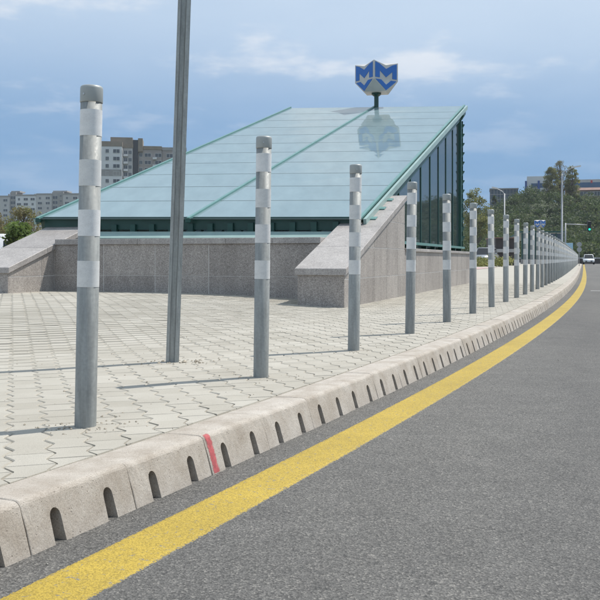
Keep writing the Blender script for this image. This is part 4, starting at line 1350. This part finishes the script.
# shrubs at the plaza's far edge
cl = []
for i in range(60):
    x = g.uniform(12.3, 15.6); y = 67 + g.normal(0, 1.2)
    cl.append((x, y, 0.2+g.uniform(0, 0.5), g.uniform(0.3, 0.6), g.uniform(0.2, 1.0)))
Vv, tone = leaves(cl, 60, 0.08, 9)
hd_ = leaf_obj('ground_cover', Vv, tone, MAT['leaf_pale']); tag(hd_, 'low yellow green planting at the far edge of the plaza', 'planting', kind='stuff')

# ------------------------------------------------------------------ cars
MAT['car_white'] = simple('white_car_paint', (0.75, 0.76, 0.77), 0.25, 0, 0.03)
MAT['car_silver'] = simple('silver_car_paint', (0.42, 0.44, 0.46), 0.28, 0.5, 0.03)
MAT['car_glass'] = simple('car_glass', (0.02, 0.024, 0.028), 0.06, 0, 0.1)
MAT['tyre'] = simple('tyre_rubber', (0.018, 0.018, 0.018), 0.85)
MAT['rim'] = simple('alloy_rim', (0.45, 0.45, 0.46), 0.35, 0.8)
MAT['headlamp'] = simple('headlamp_glass', (0.75, 0.77, 0.8), 0.1, 0.2, 0.05)
MAT['plate'] = simple('number_plate', (0.7, 0.7, 0.68), 0.5)
MAT['bus_white'] = simple('van_white', (0.70, 0.71, 0.72), 0.4, 0, 0.05)
def car(loc, rz, paint_, label, Lg=4.1, Wd=1.72, Hh=1.55):
    """front faces -y locally"""
    root = empty('car', loc, rz); tag(root, label, 'car')
    h = Wd/2
    low = [(-Lg/2, 0.32), (-Lg/2, 0.62), (-Lg/2+0.12, 0.78), (-Lg/2+0.95, 0.93), (Lg/2-0.10, 0.98), (Lg/2, 0.80), (Lg/2, 0.32)]
    bm = bmesh.new(); prism(bm, low, lambda p: (-h, p[0], p[1]), lambda p: (h, p[0], p[1]))
    bmesh.ops.recalc_face_normals(bm, faces=bm.faces)
    bmesh.ops.bevel(bm, geom=list(bm.edges), offset=0.07, segments=2, affect='EDGES')
    build('body', bm, MAT[paint_], root, True)
    cab = [(-Lg/2+0.9, 0.90, h-0.05), (-Lg/2+1.65, Hh, h-0.20), (Lg/2-0.45, Hh-0.02, h-0.20), (Lg/2-0.08, 0.92, h-0.05)]
    bm = bmesh.new()
    A = [bm.verts.new((-w, y, z)) for y, z, w in cab]; B = [bm.verts.new((w, y, z)) for y, z, w in cab]
    bm.faces.new(A); bm.faces.new(B[::-1])
    for i in range(4): bm.faces.new((A[i], B[i], B[(i+1) % 4], A[(i+1) % 4]))
    bmesh.ops.recalc_face_normals(bm, faces=bm.faces)
    bmesh.ops.bevel(bm, geom=list(bm.edges), offset=0.05, segments=2, affect='EDGES')
    build('cabin', bm, MAT[paint_], root, True)
    def quad(name, pts, mt, t=0.006):
        pts = [Vector(p) for p in pts]; n = (pts[1]-pts[0]).cross(pts[2]-pts[0]).normalized()
        if n.dot(sum(pts, Vector())/4 - Vector((0, 0, 0.9))) < 0: n = -n
        bm = bmesh.new(); A = [bm.verts.new(p + n*0.012) for p in pts]; B = [bm.verts.new(p - n*0.01) for p in pts]
        bm.faces.new(A); bm.faces.new(B[::-1])
        for i in range(4): bm.faces.new((A[i], B[i], B[(i+1) % 4], A[(i+1) % 4]))
        return build(name, bm, MAT[mt], root)
    def cp(i, j, t, w):      # point between cabin corners
        a, c_ = cab[i], cab[j]
        return (a[2]+(c_[2]-a[2])*t)*w, a[0]+(c_[0]-a[0])*t, a[1]+(c_[1]-a[1])*t
    quad('windscreen', [cp(0, 1, 0.1, -0.88), cp(0, 1, 0.1, 0.88), cp(0, 1, 0.9, 0.88), cp(0, 1, 0.9, -0.88)], 'car_glass')
    quad('rear_window', [cp(3, 2, 0.2, -0.85), cp(3, 2, 0.2, 0.85), cp(3, 2, 0.88, 0.85), cp(3, 2, 0.88, -0.85)], 'car_glass')
    for sg in (-1, 1):
        for y0, y1 in ((0.0, 0.46), (0.5, 0.95)):
            def sp2(u_, v_):
                bl, br = Vector(cp(0, 3, 0, sg)), Vector(cp(0, 3, 1, sg)); tl2, tr2 = Vector(cp(1, 2, 0, sg)), Vector(cp(1, 2, 1, sg))
                return bl.lerp(br, u_).lerp(tl2.lerp(tr2, u_), v_)
            quad('side_window', [sp2(y0*0.9+0.08, 0.14), sp2(y1*0.9+0.06, 0.14), sp2(y1*0.9+0.06, 0.88), sp2(y0*0.9+0.08, 0.88)], 'car_glass')
        bm = bmesh.new(); box(bm, sg*(h-0.42)-0.17, sg*(h-0.42)+0.17+0.0, -Lg/2-0.02, -Lg/2+0.1, 0.60, 0.74, 0.02); build('headlight', bm, MAT['headlamp'], root)
        bm = bmesh.new(); box(bm, sg*(h+0.10)-0.09, sg*(h+0.10)+0.09, -Lg/2+1.15, -Lg/2+1.27, 0.93, 1.06, 0.02); build('mirror', bm, MAT[paint_], root)
        for yy in (-Lg/2+0.75, Lg/2-0.75):
            bm = bmesh.new(); bmesh.ops.create_cone(bm, cap_ends=True, segments=20, radius1=0.31, radius2=0.31, depth=0.2, matrix=Matrix.Translation((sg*(h-0.08), yy, 0.31)) @ Matrix.Rotation(R(90), 4, 'Y'))
            wh = build('wheel', bm, MAT['tyre'], root)
            bm = bmesh.new(); bmesh.ops.create_cone(bm, cap_ends=True, segments=16, radius1=0.2, radius2=0.19, depth=0.21, matrix=Matrix.Translation((sg*(h-0.08), yy, 0.31)) @ Matrix.Rotation(R(90), 4, 'Y'))
            build('rim', bm, MAT['rim'], wh)
    bm = bmesh.new(); box(bm, -0.55, 0.55, -Lg/2-0.015, -Lg/2+0.1, 0.36, 0.55, 0.02); build('grille', bm, MAT['black'], root)
    bm = bmesh.new(); box(bm, -0.26, 0.26, -Lg/2-0.03, -Lg/2-0.017, 0.42, 0.53); build('number_plate', bm, MAT['plate'], root)
    return root
Yc = 142.0
car(((588.6-300)/880*Yc, Yc, ROAD_Z), R(-17), 'car_white', 'white car driving towards the camera at the end of the road', 4.2, 1.72, 1.62)
car(((486-300)/880*76, 76.0, 0.145), R(-20), 'car_silver', 'silver car parked beyond the plaza, behind the bollards')
# white vans far left behind the wall
for px, Y, top, lb in ((-6, 72, 233, 'white van roof showing behind the left end of the granite wall'), (4, 66, 236.5, 'pale van roof just above the sloping coping at far left')):
    x, y, z = PX(px, Y, top)
    root = empty('parked_van', (x, y, -0.1), R(70)); tag(root, lb, 'van', 'vans behind the wall')
    bm = bmesh.new(); prism(bm, [(-2.6, 0.35), (-2.6, 0.9), (-2.2, 1.15), (-1.6, z), (2.6, z+0.05), (2.6, 0.35)], lambda p: (-0.95, p[0], p[1]), lambda p: (0.95, p[0], p[1]))
    bmesh.ops.recalc_face_normals(bm, faces=bm.faces); bmesh.ops.bevel(bm, geom=list(bm.edges), offset=0.09, segments=2, affect='EDGES')
    build('body', bm, MAT['bus_white'], root, True)
    for sg in (-1, 1):
        bm = bmesh.new(); box(bm, sg*0.955-0.01, sg*0.955+0.01, -1.5, -0.7, 1.2, z-0.25); build('side_window', bm, MAT['car_glass'], root)
        for yy in (-1.8, 1.7):
            bm = bmesh.new(); bmesh.ops.create_cone(bm, cap_ends=True, segments=18, radius1=0.34, radius2=0.34, depth=0.22, matrix=Matrix.Translation((sg*0.86, yy, 0.34)) @ Matrix.Rotation(R(90), 4, 'Y')); build('wheel', bm, MAT['tyre'], root)

# ------------------------------------------------------------------ grit, crumbs of mortar and pebbles
def grit(name, spots, label, mat, cat):
    V, F = [], []
    for x, y, z, r in spots:
        k = len(V)
        pts = [(1, 0, 0), (-1, 0, 0), (0, 1, 0), (0, -1, 0), (0, 0, 0.8), (0, 0, -0.5)]
        for a, b_, c_ in pts:
            q = r*random.uniform(0.6, 1.25); V.append((x+a*q+random.gauss(0, r*0.2), y+b_*q+random.gauss(0, r*0.2), z+c_*q))
        F += [(k+i, k+j, k+4) for i, j in ((0, 2), (2, 1), (1, 3), (3, 0))] + [(k+j, k+i, k+5) for i, j in ((0, 2), (2, 1), (1, 3), (3, 0))]
    o = pyd(name, V, F, mat); tag(o, label, cat, kind='stuff'); return o
sp = []
for i, (x, y) in enumerate(bpos[:9]):
    for k in range(70 if i == 0 else 34):
        a = random.uniform(0, 6.28); r = 0.05 + abs(random.gauss(0, 0.09))
        px_, py_ = x + r*math.cos(a)*1.3, y + r*math.sin(a)
        sp.append((px_, py_, plaza_z(px_, py_)+0.001, random.choice([0.0025, 0.003, 0.004, 0.006])))
for k in range(60):
    a = random.uniform(0, 6.28); r = 0.06 + abs(random.gauss(0, 0.10))
    sp.append((-0.83 + r*math.cos(a)*1.4, 5.81 + r*math.sin(a), 0.002, random.choice([0.003, 0.005, 0.008])))
for p in ((-0.76, 5.78), (-0.69, 5.82), (-0.66, 5.74), (-0.92, 5.72)): sp.append((*p, 0.004, 0.016))
for k in range(420):
    y = random.uniform(2.2, 11); x = bx(y) - random.uniform(-0.3, 3.2)
    sp.append((x, y, plaza_z(x, y)+0.001, random.choice([0.002, 0.003, 0.004, 0.006])))
MAT['grit'] = simple('sandy_grit', (0.33, 0.29, 0.23), 0.95, var=0.5, vs=40)
grit('pavement_grit', sp, 'crumbs of mortar and sand on the pavers round the bollards', MAT['grit'], 'grit')
sp = []
for k in range(900):
    y = random.uniform(1.6, 14); d = ARRIS + 0.04 + abs(random.gauss(0, 0.07)) if k % 3 else ARRIS + random.uniform(0.05, 3.5)
    p = offs(y, d); sp.append((p.x, p.y, ROAD_Z+0.001, random.choice([0.002, 0.0025, 0.003, 0.004])))
MAT['gravel'] = simple('grey_grit', (0.22, 0.21, 0.19), 0.95, var=0.5, vs=40)
grit('road_grit', sp, 'loose grit lying in the gutter and on the asphalt', MAT['gravel'], 'grit')

# ------------------------------------------------------------------ the air
hz = bpy.data.materials.new('haze_air'); hz.use_nodes = True
nt = hz.node_tree; nt.nodes.clear()
pv_ = N(nt, 'ShaderNodeVolumePrincipled'); pv_.inputs['Color'].default_value = (0.86, 0.92, 1.0, 1); pv_.inputs['Density'].default_value = 0.0002
pv_.inputs['Anisotropy'].default_value = 0.3
ho = N(nt, 'ShaderNodeOutputMaterial'); L(nt, pv_.outputs[0], ho.inputs['Volume'])
bm = bmesh.new(); box(bm, -2600, 2600, -400, 3600, -1.4, 56)
ha = build('haze', bm, hz); tag(ha, kind='stuff')
